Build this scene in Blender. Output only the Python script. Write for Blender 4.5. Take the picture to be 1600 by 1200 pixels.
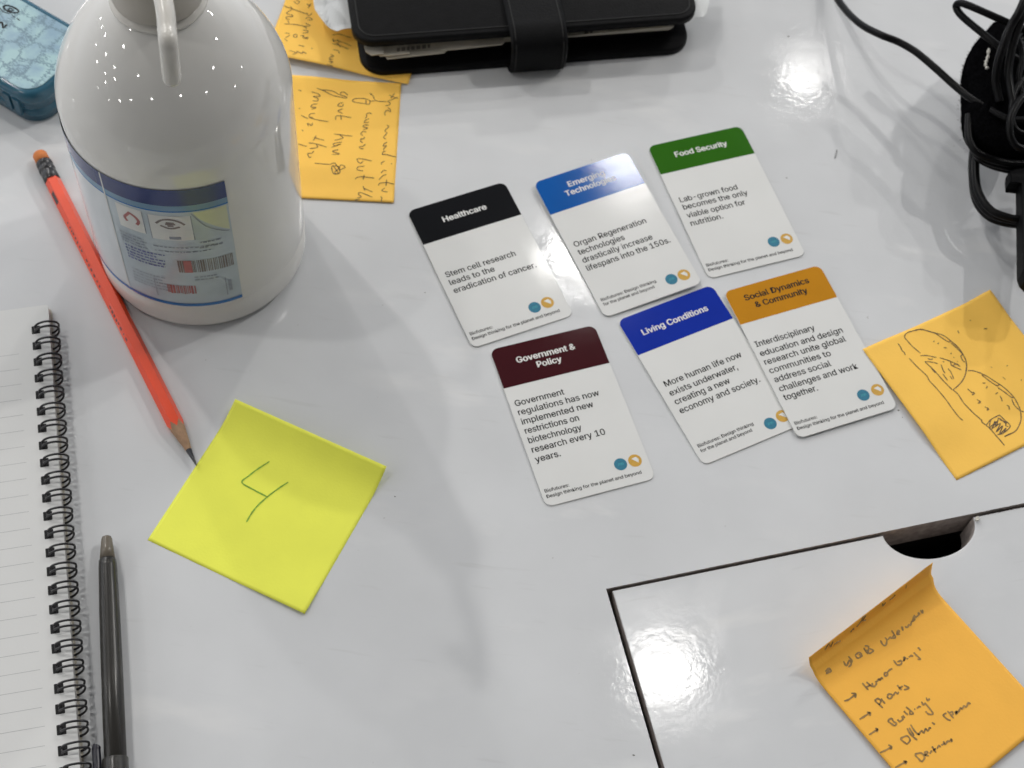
import bpy, bmesh, math, random
from mathutils import Vector, Matrix

for o in list(bpy.data.objects):
    bpy.data.objects.remove(o)
SC = bpy.context.scene
COL = SC.collection
PI = math.pi
random.seed(7)

# ------------------------------------------------------------------ camera
CAM_F, CAM_R, CAM_U = Vector((0.0, 0.50394354, -0.86373660)), Vector((0.99130056, 0.11368299, 0.06632787)), Vector((-0.13161766, 0.85622257, 0.49955951))
CAM_C = Vector((0.0, 0.0, 0.60977391))
FPX = 2400.0                                   # focal length in pixels of the 1600 wide picture
cam = bpy.data.cameras.new('camera')
cam.sensor_width = 36.0
cam.lens = FPX / 1600.0 * 36.0
cam.clip_start, cam.clip_end = 0.01, 100.0
cam.dof.use_dof = True
cam.dof.focus_distance = 0.61
cam.dof.aperture_fstop = 18.0
camo = bpy.data.objects.new('camera', cam)
COL.objects.link(camo)
mw = Matrix.Identity(4)
for i in range(3):
    mw[i][0], mw[i][1], mw[i][2], mw[i][3] = CAM_R[i], CAM_U[i], -CAM_F[i], CAM_C[i]
camo.matrix_world = mw
SC.camera = camo

# ------------------------------------------------------------------ exposure, world, lamps
SC.view_settings.view_transform = 'Standard'
SC.view_settings.look = 'None'
SC.view_settings.exposure = 0.27
SC.view_settings.gamma = 1.0
SC.view_settings.use_curve_mapping = False

world = bpy.data.worlds.new('World')
SC.world = world
world.use_nodes = True
wn, wl = world.node_tree.nodes, world.node_tree.links
wn.clear()
w_out = wn.new('ShaderNodeOutputWorld')
w_bg = wn.new('ShaderNodeBackground')
w_tc = wn.new('ShaderNodeTexCoord')
# a hall: dim ceiling, bright far and side walls, darker towards the person who looks down
w_sep = wn.new('ShaderNodeSeparateXYZ')
w_el = wn.new('ShaderNodeValToRGB')
w_el.color_ramp.elements[0].position, w_el.color_ramp.elements[0].color = 0.42, (0.74, 0.775, 0.84, 1)
w_el.color_ramp.elements[1].position, w_el.color_ramp.elements[1].color = 0.62, (0.24, 0.24, 0.245, 1)
w_side = wn.new('ShaderNodeMapRange')
w_side.inputs['From Min'].default_value, w_side.inputs['From Max'].default_value = -0.45, 0.65
w_side.inputs['To Min'].default_value, w_side.inputs['To Max'].default_value = 0.07, 1.0
w_mul = wn.new('ShaderNodeMix'); w_mul.data_type = 'RGBA'; w_mul.blend_type = 'MULTIPLY'
w_mul.inputs['Factor'].default_value = 1.0
wl.new(w_tc.outputs['Generated'], w_sep.inputs[0])
wl.new(w_sep.outputs['Z'], w_el.inputs[0])
w_dot = wn.new('ShaderNodeVectorMath'); w_dot.operation = 'DOT_PRODUCT'
w_dot.inputs[1].default_value = (-0.42, 0.90, 0.10)
wl.new(w_tc.outputs['Generated'], w_dot.inputs[0])
wl.new(w_dot.outputs['Value'], w_side.inputs['Value'])
wl.new(w_el.outputs[0], w_mul.inputs['A'])
wl.new(w_side.outputs[0], w_mul.inputs['B'])
wl.new(w_mul.outputs['Result'], w_bg.inputs[0])
w_bg.inputs[1].default_value = 1.0
wl.new(w_bg.outputs[0], w_out.inputs[0])

LAMP_H = 2.6
# x, y, radius, radiance: round ceiling lamps, plus ones added for fill and shadows
LAMPS = [(0.695, 2.99, 0.052, 36), (0.135, 2.28, 0.082, 40), (0.43, 1.205, 0.09, 17), (-1.70, 1.95, 0.055, 620), (1.85, 1.75, 0.055, 720), (-1.45, 0.30, 0.055, 240), (-2.2, 3.5, 0.055, 950), (2.7, 3.1, 0.055, 950),
         (-3.2, -1.45, 0.10, 70), (-3.87, 0.02, 0.10, 80), (-3.6, 1.7, 0.10, 80), (-7.52, 0.19, 0.14, 80), (-7.2, -1.7, 0.14, 80), (-1.95, -3.38, 0.10, 40), (-6.2, -4.5, 0.14, 80),
         (-4.48, -7.56, 0.16, 80), (-0.91, -5.93, 0.14, 40), (2.2, -4.71, 0.12, 40), (5.45, -3.84, 0.14, 40),
         (4.69, -1.04, 0.14, 30), (4.21, 1.31, 0.11, 60), (3.65, 3.46, 0.10, 70), (-13.8, -2.7, 0.22, 80),
         (-11.2, -6.3, 0.22, 80), (-8.5, -9.7, 0.22, 80), (-14.6, 0.3, 0.22, 80), (16.5, 3.5, 0.25, 60), (16.8, -1.8, 0.25, 60), (1.1, 5.2, 0.07, 1000), (-3.0, 5.4, 0.08, 400), (-5.4, 3.6, 0.11, 80), (-17.0, 6.0, 0.25, 80), (-20.0, -16.0, 0.3, 80), (-33.0, -15.0, 0.45, 80), (-10.5, 2.0, 0.16, 80), (-5.3, -3.0, 0.12, 60), (-9.3, -4.2, 0.16, 60)]
for x, y, r, rad in LAMPS:
    if math.hypot(x, y) > 5.0:
        r *= 1.2
    ld = bpy.data.lights.new('ceiling_and_fill_lamp', 'AREA')
    ld.shape = 'DISK'
    ld.size = 2 * r
    ld.energy = rad * PI * PI * r * r
    ld.color = (1.0, 0.975, 0.94)
    lo = bpy.data.objects.new('ceiling_and_fill_lamp', ld)
    COL.objects.link(lo)
    lo.location = (x, y, LAMP_H)

# ------------------------------------------------------------------ helpers
def W(u, v, z=0.0):
    """point of the horizontal plane at height z that stands at picture position (u, v)"""
    d = CAM_F + CAM_R * ((u - 800.0) / FPX) - CAM_U * ((v - 600.0) / FPX)
    return CAM_C + d * ((z - CAM_C.z) / d.z)

def tag(o, label=None, cat=None, group=None, kind=None):
    if label: o['label'] = label
    if cat: o['category'] = cat
    if group: o['group'] = group
    if kind: o['kind'] = kind
    return o

def empty(name, loc=(0, 0, 0), rz=0.0):
    o = bpy.data.objects.new(name, None)
    o.empty_display_size = 0.02
    COL.objects.link(o)
    o.location = loc
    o.rotation_euler = (0, 0, rz)
    return o

def link_mesh(name, me, mat, parent=None, smooth=False):
    o = bpy.data.objects.new(name, me)
    COL.objects.link(o)
    if mat is not None:
        for m in (mat if isinstance(mat, (list, tuple)) else [mat]):
            me.materials.append(m)
    if smooth:
        me.polygons.foreach_set('use_smooth', [True] * len(me.polygons))
    if parent is not None:
        o.parent = parent
    return o

def obj(name, bm, mat, parent=None, smooth=False):
    me = bpy.data.meshes.new(name)
    bm.normal_update()
    bm.to_mesh(me)
    bm.free()
    return link_mesh(name, me, mat, parent, smooth)

def catmull(pts, n=8, closed=False):
    pts = [Vector(p) for p in pts]
    if len(pts) < 3:
        return pts
    out = []
    N = len(pts)
    rng = N if closed else N - 1
    for i in range(rng):
        if closed:
            p0, p1, p2, p3 = pts[(i - 1) % N], pts[i], pts[(i + 1) % N], pts[(i + 2) % N]
        else:
            p0, p1, p2, p3 = pts[max(i - 1, 0)], pts[i], pts[i + 1], pts[min(i + 2, N - 1)]
        for k in range(n):
            t = k / n
            out.append(0.5 * ((2 * p1) + (p2 - p0) * t + (2 * p0 - 5 * p1 + 4 * p2 - p3) * t * t + (3 * p1 - p0 - 3 * p2 + p3) * t ** 3))
    if not closed:
        out.append(pts[-1])
    return out

def add_tube(bm, pts, rad, seg=10, closed=False, cap=True):
    """tube through pts; rad is a number or one value per point"""
    pts = [Vector(p) for p in pts]
    n = len(pts)
    rs = rad if isinstance(rad, (list, tuple)) else [rad] * n
    rings = []
    up = None
    for i, p in enumerate(pts):
        if closed:
            t = pts[(i + 1) % n] - pts[(i - 1) % n]
        else:
            t = pts[min(i + 1, n - 1)] - pts[max(i - 1, 0)]
        t.normalize()
        if up is None:
            up = Vector((0, 0, 1)) if abs(t.z) < 0.9 else Vector((0, 1, 0))
        a = up - t * up.dot(t)
        if a.length < 1e-6:
            a = t.orthogonal()
        a.normalize()
        up = a
        b = t.cross(a)
        rings.append([bm.verts.new(p + (a * math.cos(2 * PI * k / seg) + b * math.sin(2 * PI * k / seg)) * rs[i]) for k in range(seg)])
    m = n if closed else n - 1
    for i in range(m):
        A, B = rings[i], rings[(i + 1) % n]
        for k in range(seg):
            bm.faces.new((A[k], A[(k + 1) % seg], B[(k + 1) % seg], B[k]))
    if cap and not closed:
        bm.faces.new(list(reversed(rings[0])))
        bm.faces.new(rings[-1])

def add_lathe(bm, prof, seg=64, centre=(0, 0), cap=True):
    rings = []
    for r, z in prof:
        rings.append([bm.verts.new((centre[0] + r * math.cos(2 * PI * k / seg), centre[1] + r * math.sin(2 * PI * k / seg), z)) for k in range(seg)])
    for A, B in zip(rings, rings[1:]):
        for k in range(seg):
            bm.faces.new((A[k], A[(k + 1) % seg], B[(k + 1) % seg], B[k]))
    if cap:
        bm.faces.new(list(reversed(rings[0])))
        bm.faces.new(rings[-1])

def rounded_outline(x0, y0, x1, y1, r, n=8):
    out = []
    for cx, cy, a0 in ((x1 - r, y1 - r, 0), (x0 + r, y1 - r, 90), (x0 + r, y0 + r, 180), (x1 - r, y0 + r, 270)):
        for k in range(n + 1):
            a = math.radians(a0 + 90 * k / n)
            out.append((cx + r * math.cos(a), cy + r * math.sin(a)))
    return out

def add_prism(bm, outline, z0, z1, bevel=0.0, bev_seg=2):
    """closed slab of an outline; the rim of its top face is rounded by 'bevel'"""
    layers = [(0.0, z0), (0.0, z1 - bevel)]
    if bevel > 0:
        for k in range(1, bev_seg + 1):
            a = PI / 2 * k / bev_seg
            layers.append((bevel * (1 - math.cos(a)), z1 - bevel + bevel * math.sin(a)))
    n = len(outline)
    nrm = []
    for i in range(n):
        a, b = Vector(outline[i - 1]), Vector(outline[(i + 1) % n])
        t = (b - a).normalized()
        nrm.append(Vector((t.y, -t.x)))
    rings = []
    for ins, z in layers:
        rings.append([bm.verts.new((outline[i][0] - nrm[i].x * ins, outline[i][1] - nrm[i].y * ins, z)) for i in range(n)])
    for A, B in zip(rings, rings[1:]):
        for k in range(n):
            bm.faces.new((A[k], A[(k + 1) % n], B[(k + 1) % n], B[k]))
    bm.faces.new(list(reversed(rings[0])))
    bm.faces.new(rings[-1])

def add_box(bm, x0, y0, z0, x1, y1, z1):
    add_prism(bm, [(x1, y1), (x0, y1), (x0, y0), (x1, y0)], z0, z1)

def add_flat(bm, pts, z):
    return bm.faces.new([bm.verts.new((p[0], p[1], z)) for p in pts])

def slice_mesh(bm, nx, ny, x0, y0, x1, y1):
    for i in range(1, nx):
        bmesh.ops.bisect_plane(bm, geom=bm.verts[:] + bm.edges[:] + bm.faces[:], plane_co=(x0 + (x1 - x0) * i / nx, 0, 0), plane_no=(1, 0, 0))
    for i in range(1, ny):
        bmesh.ops.bisect_plane(bm, geom=bm.verts[:] + bm.edges[:] + bm.faces[:], plane_co=(0, y0 + (y1 - y0) * i / ny, 0), plane_no=(0, 1, 0))

def add_ribbon(bm, pts, width, lift=None, taper=True):
    """flat pen stroke along 3D points, seen from above"""
    pts = [Vector(p) for p in pts]
    if len(pts) < 2:
        return
    L, Rr = [], []
    n = len(pts)
    for i, p in enumerate(pts):
        t = pts[min(i + 1, n - 1)] - pts[max(i - 1, 0)]
        s = Vector((-t.y, t.x, 0))
        if s.length < 1e-9:
            s = Vector((1, 0, 0))
        s.normalize()
        k = 0.5 * width * (0.92 + 0.16 * math.sin(i * 1.7 + n))
        if taper and n > 3 and (i == 0 or i == n - 1):
            k *= 0.6
        L.append(bm.verts.new(p + s * k))
        Rr.append(bm.verts.new(p - s * k))
    for i in range(n - 1):
        bm.faces.new((L[i], Rr[i], Rr[i + 1], L[i + 1]))

def sans_font():
    # the sans serif that ships with Blender itself; the built-in one if it cannot be found
    try:
        import os
        return bpy.data.fonts.load(os.path.join(bpy.utils.system_resource('DATAFILES'), 'fonts', 'Inter.woff2'))
    except Exception:
        return None
SANS = sans_font()

def text_bm(body):
    c = bpy.data.curves.new('lettering', 'FONT')
    if SANS is not None:
        c.font = SANS
    c.body = body
    c.size = 1.0
    c.resolution_u = 3
    o = bpy.data.objects.new('lettering', c)
    COL.objects.link(o)
    dg = bpy.context.evaluated_depsgraph_get()
    dg.update()
    me = bpy.data.meshes.new_from_object(o.evaluated_get(dg))
    bpy.data.objects.remove(o)
    bpy.data.curves.remove(c)
    b = bmesh.new()
    b.from_mesh(me)
    bpy.data.meshes.remove(me)
    return b

def add_text(bm, body, x0, x1, y, size, z, bold=0.0):
    """one line of lettering from x0 to x1 on the baseline y; heavier weights overprint it a hair apart"""
    b = text_bm(body)
    xs = [v.co.x for v in b.verts]
    a, c = min(xs), max(xs)
    offs = [(0.0, 0.0)]
    if bold > 0:
        offs = [(-bold, 0.0), (bold, 0.0), (0.0, bold * 0.6), (0.0, -bold * 0.6)]
    sx = (x1 - x0 - 2 * bold * size) / (c - a)
    for i, (ox, oy) in enumerate(offs):
        vmap = {}
        for v in b.verts:
            vmap[v] = bm.verts.new((x0 + bold * size + (v.co.x - a) * sx + ox * size, y + v.co.y * size + oy * size, z + i * 0.000004))
        for f in b.faces:
            try:
                bm.faces.new([vmap[v] for v in f.verts])
            except ValueError:
                pass
    b.free()

# ------------------------------------------------------------------ materials
def new_mat(name):
    m = bpy.data.materials.new(name)
    m.use_nodes = True
    nt = m.node_tree
    return m, nt, nt.nodes, nt.links, nt.nodes['Principled BSDF']

def setp(b, **kw):
    names = {'rough': 'Roughness', 'metal': 'Metallic', 'coat': 'Coat Weight', 'coat_rough': 'Coat Roughness', 'spec': 'Specular IOR Level', 'trans': 'Transmission Weight',
             'sss': 'Subsurface Weight', 'sss_scale': 'Subsurface Scale', 'sheen': 'Sheen Weight', 'ior': 'IOR', 'sheen_rough': 'Sheen Roughness'}
    for k, v in kw.items():
        b.inputs[names[k]].default_value = v

def plain(name, col, vary=0.06, scale=60.0, bump=0.0, bump_scale=400.0, **kw):
    """one colour with a slight mottling and an optional fine grain"""
    m, nt, n, l, b = new_mat(name)
    tc = n.new('ShaderNodeTexCoord')
    nz = n.new('ShaderNodeTexNoise')
    nz.inputs['Scale'].default_value = scale
    nz.inputs['Detail'].default_value = 4
    rp = n.new('ShaderNodeValToRGB')
    rp.color_ramp.elements[0].position, rp.color_ramp.elements[1].position = 0.3, 0.7
    rp.color_ramp.elements[0].color = (*[c * (1 - vary) for c in col], 1)
    rp.color_ramp.elements[1].color = (*[min(1, c * (1 + vary)) for c in col], 1)
    l.new(tc.outputs['Object'], nz.inputs['Vector'])
    l.new(nz.outputs[0], rp.inputs[0])
    l.new(rp.outputs[0], b.inputs['Base Color'])
    setp(b, **kw)
    if bump > 0:
        n2 = n.new('ShaderNodeTexNoise')
        n2.inputs['Scale'].default_value = bump_scale
        n2.inputs['Detail'].default_value = 3
        bp = n.new('ShaderNodeBump')
        bp.inputs['Strength'].default_value = bump
        bp.inputs['Distance'].default_value = 0.0004
        l.new(tc.outputs['Object'], n2.inputs['Vector'])
        l.new(n2.outputs[0], bp.inputs['Height'])
        l.new(bp.outputs[0], b.inputs['Normal'])
    return m

def laminate(name, col, rough_lo, rough_hi, angle):
    """white glossy laminate: orange peel, smears with painted lamp sheen, dull spots, faint scuffs"""
    m, nt, n, l, b = new_mat(name)
    tc = n.new('ShaderNodeTexCoord')
    def noise(scale, detail, stretch=None, rot=0.0):
        mp = n.new('ShaderNodeMapping')
        mp.inputs['Rotation'].default_value = (0, 0, rot)
        if stretch:
            mp.inputs['Scale'].default_value = stretch
        z = n.new('ShaderNodeTexNoise')
        z.inputs['Scale'].default_value = scale
        z.inputs['Detail'].default_value = detail
        l.new(tc.outputs['Object'], mp.inputs['Vector'])
        l.new(mp.outputs[0], z.inputs['Vector'])
        return z.outputs[0]
    def remap(src, a, bb, c, d):
        r = n.new('ShaderNodeMapRange')
        r.inputs['From Min'].default_value, r.inputs['From Max'].default_value = a, bb
        r.inputs['To Min'].default_value, r.inputs['To Max'].default_value = c, d
        l.new(src, r.inputs['Value'])
        return r.outputs[0]
    def math_n(op, a, bb):
        r = n.new('ShaderNodeMath'); r.operation = op
        for i, s in enumerate((a, bb)):
            if isinstance(s, (int, float)): r.inputs[i].default_value = s
            else: l.new(s, r.inputs[i])
        return r.outputs[0]
    smear = remap(noise(9, 6, (1, 5, 1), angle), 0.42, 0.72, 0, 1)
    spots = remap(noise(34, 4), 0.56, 0.70, 0, 1)
    r = math_n('ADD', rough_lo, math_n('MULTIPLY', smear, (rough_hi - rough_lo) * 0.6))
    r = math_n('ADD', r, math_n('MULTIPLY', spots, (rough_hi - rough_lo) * 0.5))
    l.new(r, b.inputs['Roughness'])
    reflect_tint = noise(13, 6)  # soft reflections of the surroundings, painted in as base-colour mottling
    mix = n.new('ShaderNodeValToRGB')
    mix.color_ramp.elements[0].position, mix.color_ramp.elements[1].position = 0.3, 0.7
    mix.color_ramp.elements[0].color = (*[c * 0.93 for c in col], 1)
    mix.color_ramp.elements[1].color = (*[c * 1.04 for c in col], 1)
    l.new(reflect_tint, mix.inputs[0])
    # grey scuffs and pinpoint dirt
    dirt = remap(noise(240, 2), 0.77, 0.80, 0, 1)
    streak = remap(noise(26, 5, (1, 9, 1), angle + 0.9), 0.64, 0.78, 0, 0.20)
    msk = math_n('MAXIMUM', math_n('MULTIPLY', dirt, 0.5), streak)
    mx = n.new('ShaderNodeMix'); mx.data_type = 'RGBA'
    l.new(msk, mx.inputs['Factor'])
    l.new(mix.outputs[0], mx.inputs['A'])
    mx.inputs['B'].default_value = (0.36, 0.355, 0.34, 1)
    # pale wipe marks and lamp reflections in them, painted into the base colour
    wipe_sheen = math_n('MULTIPLY', remap(noise(17, 5, (1, 3.0, 1), angle + 0.5), 0.58, 0.74, 0, 1), remap(noise(5, 2), 0.42, 0.60, 0, 0.6))
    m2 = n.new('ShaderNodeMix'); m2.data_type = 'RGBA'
    l.new(wipe_sheen, m2.inputs['Factor'])
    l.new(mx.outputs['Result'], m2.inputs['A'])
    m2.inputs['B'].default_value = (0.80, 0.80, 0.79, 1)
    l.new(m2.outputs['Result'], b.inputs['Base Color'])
    h = math_n('ADD', math_n('MULTIPLY', noise(430, 4), 1.0), math_n('MULTIPLY', noise(130, 3), 1.5))
    bp = n.new('ShaderNodeBump')
    bp.inputs['Strength'].default_value = 0.055
    bp.inputs['Distance'].default_value = 0.0004
    l.new(h, bp.inputs['Height'])
    l.new(bp.outputs[0], b.inputs['Normal'])
    setp(b, spec=0.5)
    return m

M = {}
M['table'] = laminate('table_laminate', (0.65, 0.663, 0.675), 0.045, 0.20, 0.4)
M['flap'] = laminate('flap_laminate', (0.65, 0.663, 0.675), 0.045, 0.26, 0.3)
M['board_edge'] = plain('board_edge', (0.40, 0.36, 0.34), 0.25, 300, 0.4, 900, rough=0.8, spec=0.08)
M['void'] = plain('tray_black', (0.012, 0.012, 0.012), 0.2, 40, rough=0.7)
M['card'] = plain('card_white', (0.72, 0.725, 0.71), 0.02, 30, 0.02, 500, rough=0.08, spec=0.26)
M['ink'] = plain('print_black', (0.015, 0.015, 0.015), 0.1, 200, rough=0.4, spec=0.12)
M['print_white'] = plain('print_white', (0.72, 0.72, 0.70), 0.03, 200, rough=0.35)
M['teal'] = plain('print_teal', (0.012, 0.17, 0.27), 0.08, 900, rough=0.35)
M['teal_mark'] = plain('print_teal_light', (0.03, 0.30, 0.36), 0.08, 900, rough=0.35)
M['gold'] = plain('print_gold', (0.58, 0.33, 0.04), 0.06, 900, rough=0.35)
HDR = {'black': (0.004, 0.0045, 0.006), 'azure': (0.004, 0.095, 0.38), 'green': (0.024, 0.125, 0.004), 'maroon': (0.046, 0.005, 0.008), 'blue': (0.006, 0.028, 0.33), 'ochre': (0.52, 0.225, 0.012)}
for k, c in HDR.items():
    M['hdr_' + k] = plain('header_' + k, c, 0.05, 60, 0.015, 500, rough=0.065, spec=0.26)
M['note_orange'] = plain('paper_orange', (0.97, 0.575, 0.092), 0.03, 50, 0.15, 900, rough=0.75)
M['note_deep'] = plain('paper_deep_orange', (0.97, 0.50, 0.065), 0.03, 50, 0.15, 900, rough=0.75)
M['note_yellow'] = plain('paper_yellow', (0.89, 0.92, 0.10), 0.03, 50, 0.15, 900, rough=0.75)
M['pen_ink'] = plain('pen_ink', (0.085, 0.052, 0.024), 0.35, 500, rough=0.6)
M['marker_ink'] = plain('marker_ink', (0.32, 0.19, 0.055), 0.35, 300, rough=0.6)
M['green_ink'] = plain('pen_green_ink', (0.20, 0.40, 0.03), 0.35, 500, rough=0.6)
M['bottle'] = plain('bottle_plastic', (0.70, 0.69, 0.655), 0.02, 18, rough=0.045, spec=0.55)
M['pump'] = plain('pump_plastic', (0.62, 0.60, 0.55), 0.03, 40, rough=0.25)
M['collar'] = plain('collar_plastic', (0.44, 0.41, 0.36), 0.03, 40, rough=0.38)
M['label'] = plain('label_film', (0.46, 0.53, 0.585), 0.09, 45, rough=0.2)
M['label_light'] = plain('label_overlap', (0.62, 0.66, 0.69), 0.03, 45, rough=0.18)
M['navy'] = plain('label_navy', (0.022, 0.042, 0.17), 0.22, 30, rough=0.2)
M['lightblue'] = plain('label_light_blue', (0.16, 0.30, 0.44), 0.12, 40, rough=0.2)
M['midblue'] = plain('label_blue', (0.025, 0.15, 0.42), 0.15, 40, rough=0.2)
M['label_grey'] = plain('label_print_grey', (0.25, 0.28, 0.34), 0.25, 300, rough=0.3)
M['label_blueprint'] = plain('label_print_blue', (0.12, 0.13, 0.32), 0.25, 300, rough=0.3)
M['label_dark'] = plain('label_print_dark', (0.19, 0.16, 0.155), 0.25, 300, rough=0.3)
M['label_red'] = plain('label_print_red', (0.40, 0.13, 0.125), 0.2, 300, rough=0.3)
M['label_yellow'] = plain('label_pale_yellow', (0.60, 0.62, 0.42), 0.06, 90, rough=0.25)
M['label_white'] = plain('label_white_box', (0.66, 0.67, 0.66), 0.03, 90, rough=0.25)
M['pencil'] = plain('pencil_paint', (0.80, 0.062, 0.010), 0.04, 90, rough=0.32, coat=0.2)
M['wood'] = plain('pencil_wood', (0.36, 0.22, 0.13), 0.2, 400, 0.2, 900, rough=0.7)
M['lead'] = plain('pencil_lead', (0.035, 0.035, 0.04), 0.2, 400, rough=0.4)
M['eraser'] = plain('eraser_rubber', (0.62, 0.20, 0.055), 0.10, 300, 0.2, 900, rough=0.75)
M['ferrule'] = plain('ferrule_black', (0.02, 0.02, 0.022), 0.1, 200, rough=0.28)
M['page'] = plain('page_white', (0.70, 0.705, 0.695), 0.02, 30, 0.06, 700, rough=0.7)
M['page_edge'] = plain('page_edges', (0.52, 0.51, 0.49), 0.2, 900, rough=0.8)
M['rule'] = plain('rule_grey', (0.40, 0.41, 0.415), 0.08, 200, rough=0.7)
M['wire'] = plain('wire_black', (0.022, 0.022, 0.024), 0.1, 200, rough=0.3)
M['hole'] = plain('hole_shade_dark', (0.012, 0.012, 0.013), 0.2, 200, rough=0.8)
M['leather'] = plain('leather_black', (0.0055, 0.0057, 0.0062), 0.15, 200, 0.5, 1100, rough=0.5, spec=0.085)
M['stitch'] = plain('stitch_black', (0.008, 0.008, 0.008), 0.1, 200, rough=0.8)
M['tab'] = plain('divider_paper', (0.46, 0.43, 0.36), 0.06, 90, rough=0.7)
M['tab_print'] = plain('divider_print', (0.17, 0.155, 0.13), 0.1, 90, rough=0.7)
M['sheet'] = plain('loose_paper', (0.68, 0.70, 0.70), 0.03, 50, rough=0.55)
M['cord'] = plain('cord_rubber', (0.003, 0.003, 0.0034), 0.15, 100, 0.1, 500, rough=0.33, spec=0.11)
M['velcro'] = plain('hook_strap_fabric', (0.003, 0.003, 0.0034), 0.4, 500, 0.9, 1400, rough=1.0, spec=0.0)
M['plug'] = plain('plug_plastic', (0.0045, 0.0045, 0.005), 0.15, 100, rough=0.5, spec=0.06)
M['speck'] = plain('speck_grey', (0.12, 0.115, 0.11), 0.3, 900, rough=0.9)
M['scrap'] = plain('scrap_paper', (0.62, 0.60, 0.54), 0.1, 300, rough=0.8)

# translucent smoky plastic of the pen, translucent teal of the case
def smoky(name, col, trans, rough, ior=1.45):
    m = plain(name, col, 0.08, 90, rough=rough, trans=trans, ior=ior)
    return m
M['pen_body'] = smoky('pen_smoke_plastic', (0.05, 0.047, 0.042), 0.45, 0.27)
M['pen_plug'] = smoky('pen_plug_plastic', (0.22, 0.19, 0.15), 0.35, 0.25)
M['refill'] = plain('refill_dark', (0.012, 0.012, 0.02), 0.1, 90, rough=0.3)
M['case'] = smoky('case_teal_plastic', (0.05, 0.18, 0.27), 0.45, 0.14)

def crackle():
    m, nt, n, l, b = new_mat('case_lid_panel')
    tc = n.new('ShaderNodeTexCoord')
    vo = n.new('ShaderNodeTexVoronoi'); vo.feature = 'DISTANCE_TO_EDGE'
    vo.inputs['Scale'].default_value = 105
    vo.inputs['Randomness'].default_value = 0.62
    wv = n.new('ShaderNodeTexNoise'); wv.inputs['Scale'].default_value = 60
    mp = n.new('ShaderNodeVectorMath'); mp.operation = 'MULTIPLY_ADD'
    mp.inputs[1].default_value = (0.006, 0.006, 0.006)
    l.new(wv.outputs['Color'], mp.inputs[0]); l.new(tc.outputs['Object'], mp.inputs[2])
    l.new(mp.outputs[0], vo.inputs['Vector'])
    r1 = n.new('ShaderNodeValToRGB')
    r1.color_ramp.elements[0].position, r1.color_ramp.elements[1].position = 0.02, 0.08
    r1.color_ramp.elements[0].color, r1.color_ramp.elements[1].color = (0, 0, 0, 1), (1, 1, 1, 1)
    l.new(vo.outputs['Distance'], r1.inputs[0])
    nz = n.new('ShaderNodeTexNoise'); nz.inputs['Scale'].default_value = 80; nz.inputs['Detail'].default_value = 5
    l.new(tc.outputs['Object'], nz.inputs['Vector'])
    r2 = n.new('ShaderNodeValToRGB')
    r2.color_ramp.elements[0].position, r2.color_ramp.elements[1].position = 0.36, 0.56
    r2.color_ramp.elements[0].color, r2.color_ramp.elements[1].color = (0.22, 0.36, 0.47, 1), (0.34, 0.53, 0.56, 1)
    l.new(nz.outputs[0], r2.inputs[0])
    mx = n.new('ShaderNodeMix'); mx.data_type = 'RGBA'
    l.new(r1.outputs[0], mx.inputs['Factor'])
    mx.inputs['A'].default_value = (0.12, 0.22, 0.28, 1)
    l.new(r2.outputs[0], mx.inputs['B'])
    l.new(mx.outputs['Result'], b.inputs['Base Color'])
    setp(b, rough=0.3, coat=0.6, coat_rough=0.1)
    return m
M['case_panel'] = crackle()

# ------------------------------------------------------------------ table top, flap and tray
FC = W(947, 920)                                       # corner of the opening
e1 = (W(1600, 786) - FC).normalized()                  # along its far edge
e2 = Vector((e1.y, -e1.x, 0))                          # towards the sitter
FRZ = math.atan2(e1.y, e1.x)
notch_x = (W(1450, 817) - FC).dot(e1)
OPEN_W, OPEN_D, BOARD = 2 * notch_x, 0.150, 0.019

bm = bmesh.new()
outer = [Vector((-0.80, -0.12, 0)), Vector((0.95, -0.12, 0)), Vector((0.95, 1.00, 0)), Vector((-0.80, 1.00, 0))]
inner = [FC + e2 * OPEN_D, FC + e1 * OPEN_W + e2 * OPEN_D, FC + e1 * OPEN_W, FC.copy()]
vt = [bm.verts.new(p) for p in outer]; vi = [bm.verts.new(p) for p in inner]
dz = Vector((0, 0, -BOARD))
vt2 = [bm.verts.new(p + dz) for p in outer]; vi2 = [bm.verts.new(p + dz) for p in inner]
edge_faces = []
for k in range(4):
    j = (k + 1) % 4
    bm.faces.new((vt[k], vt[j], vi[j], vi[k]))
    bm.faces.new((vt2[j], vt2[k], vi2[k], vi2[j]))
    edge_faces.append(bm.faces.new((vt[j], vt[k], vt2[k], vt2[j])))
    edge_faces.append(bm.faces.new((vi[k], vi[j], vi2[j], vi2[k])))
for f in edge_faces:
    f.material_index = 1
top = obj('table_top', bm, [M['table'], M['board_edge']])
tag(top, 'glossy white table top that everything lies on', 'table top', kind='structure')

# the lift-off flap: local x along the far edge, local y towards the far edge
GL, GT = 0.0026, 0.0013
flap = empty('table_flap', FC + e1 * (GL) + e2 * GT - Vector((0, 0, 0.0004)), FRZ)
FW, FD = OPEN_W - 2 * GL, OPEN_D - 2 * GT
nr = (W(1522, 803) - W(1380, 832)).length / 2
nx = notch_x - GL
out = [(0.0, -FD), (FW, -FD), (FW, 0.0)]
for k in range(25):
    a = PI * k / 24
    out.append((nx + nr * math.cos(a), -0.70 * nr * math.sin(a)))
out.append((0.0, 0.0))
bm = bmesh.new()
add_prism(bm, out, -BOARD, 0.0, 0.0004, 1)
for f in bm.faces:
    c = f.calc_center_median()
    if f.normal.z < 0.3 and c.z < -0.002:
        f.material_index = 1
bm.normal_update()
for f in bm.faces:
    f.material_index = 0 if f.normal.z > 0.2 else 1
p = obj('flap_board', bm, [M['flap'], M['board_edge']], flap)
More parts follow.
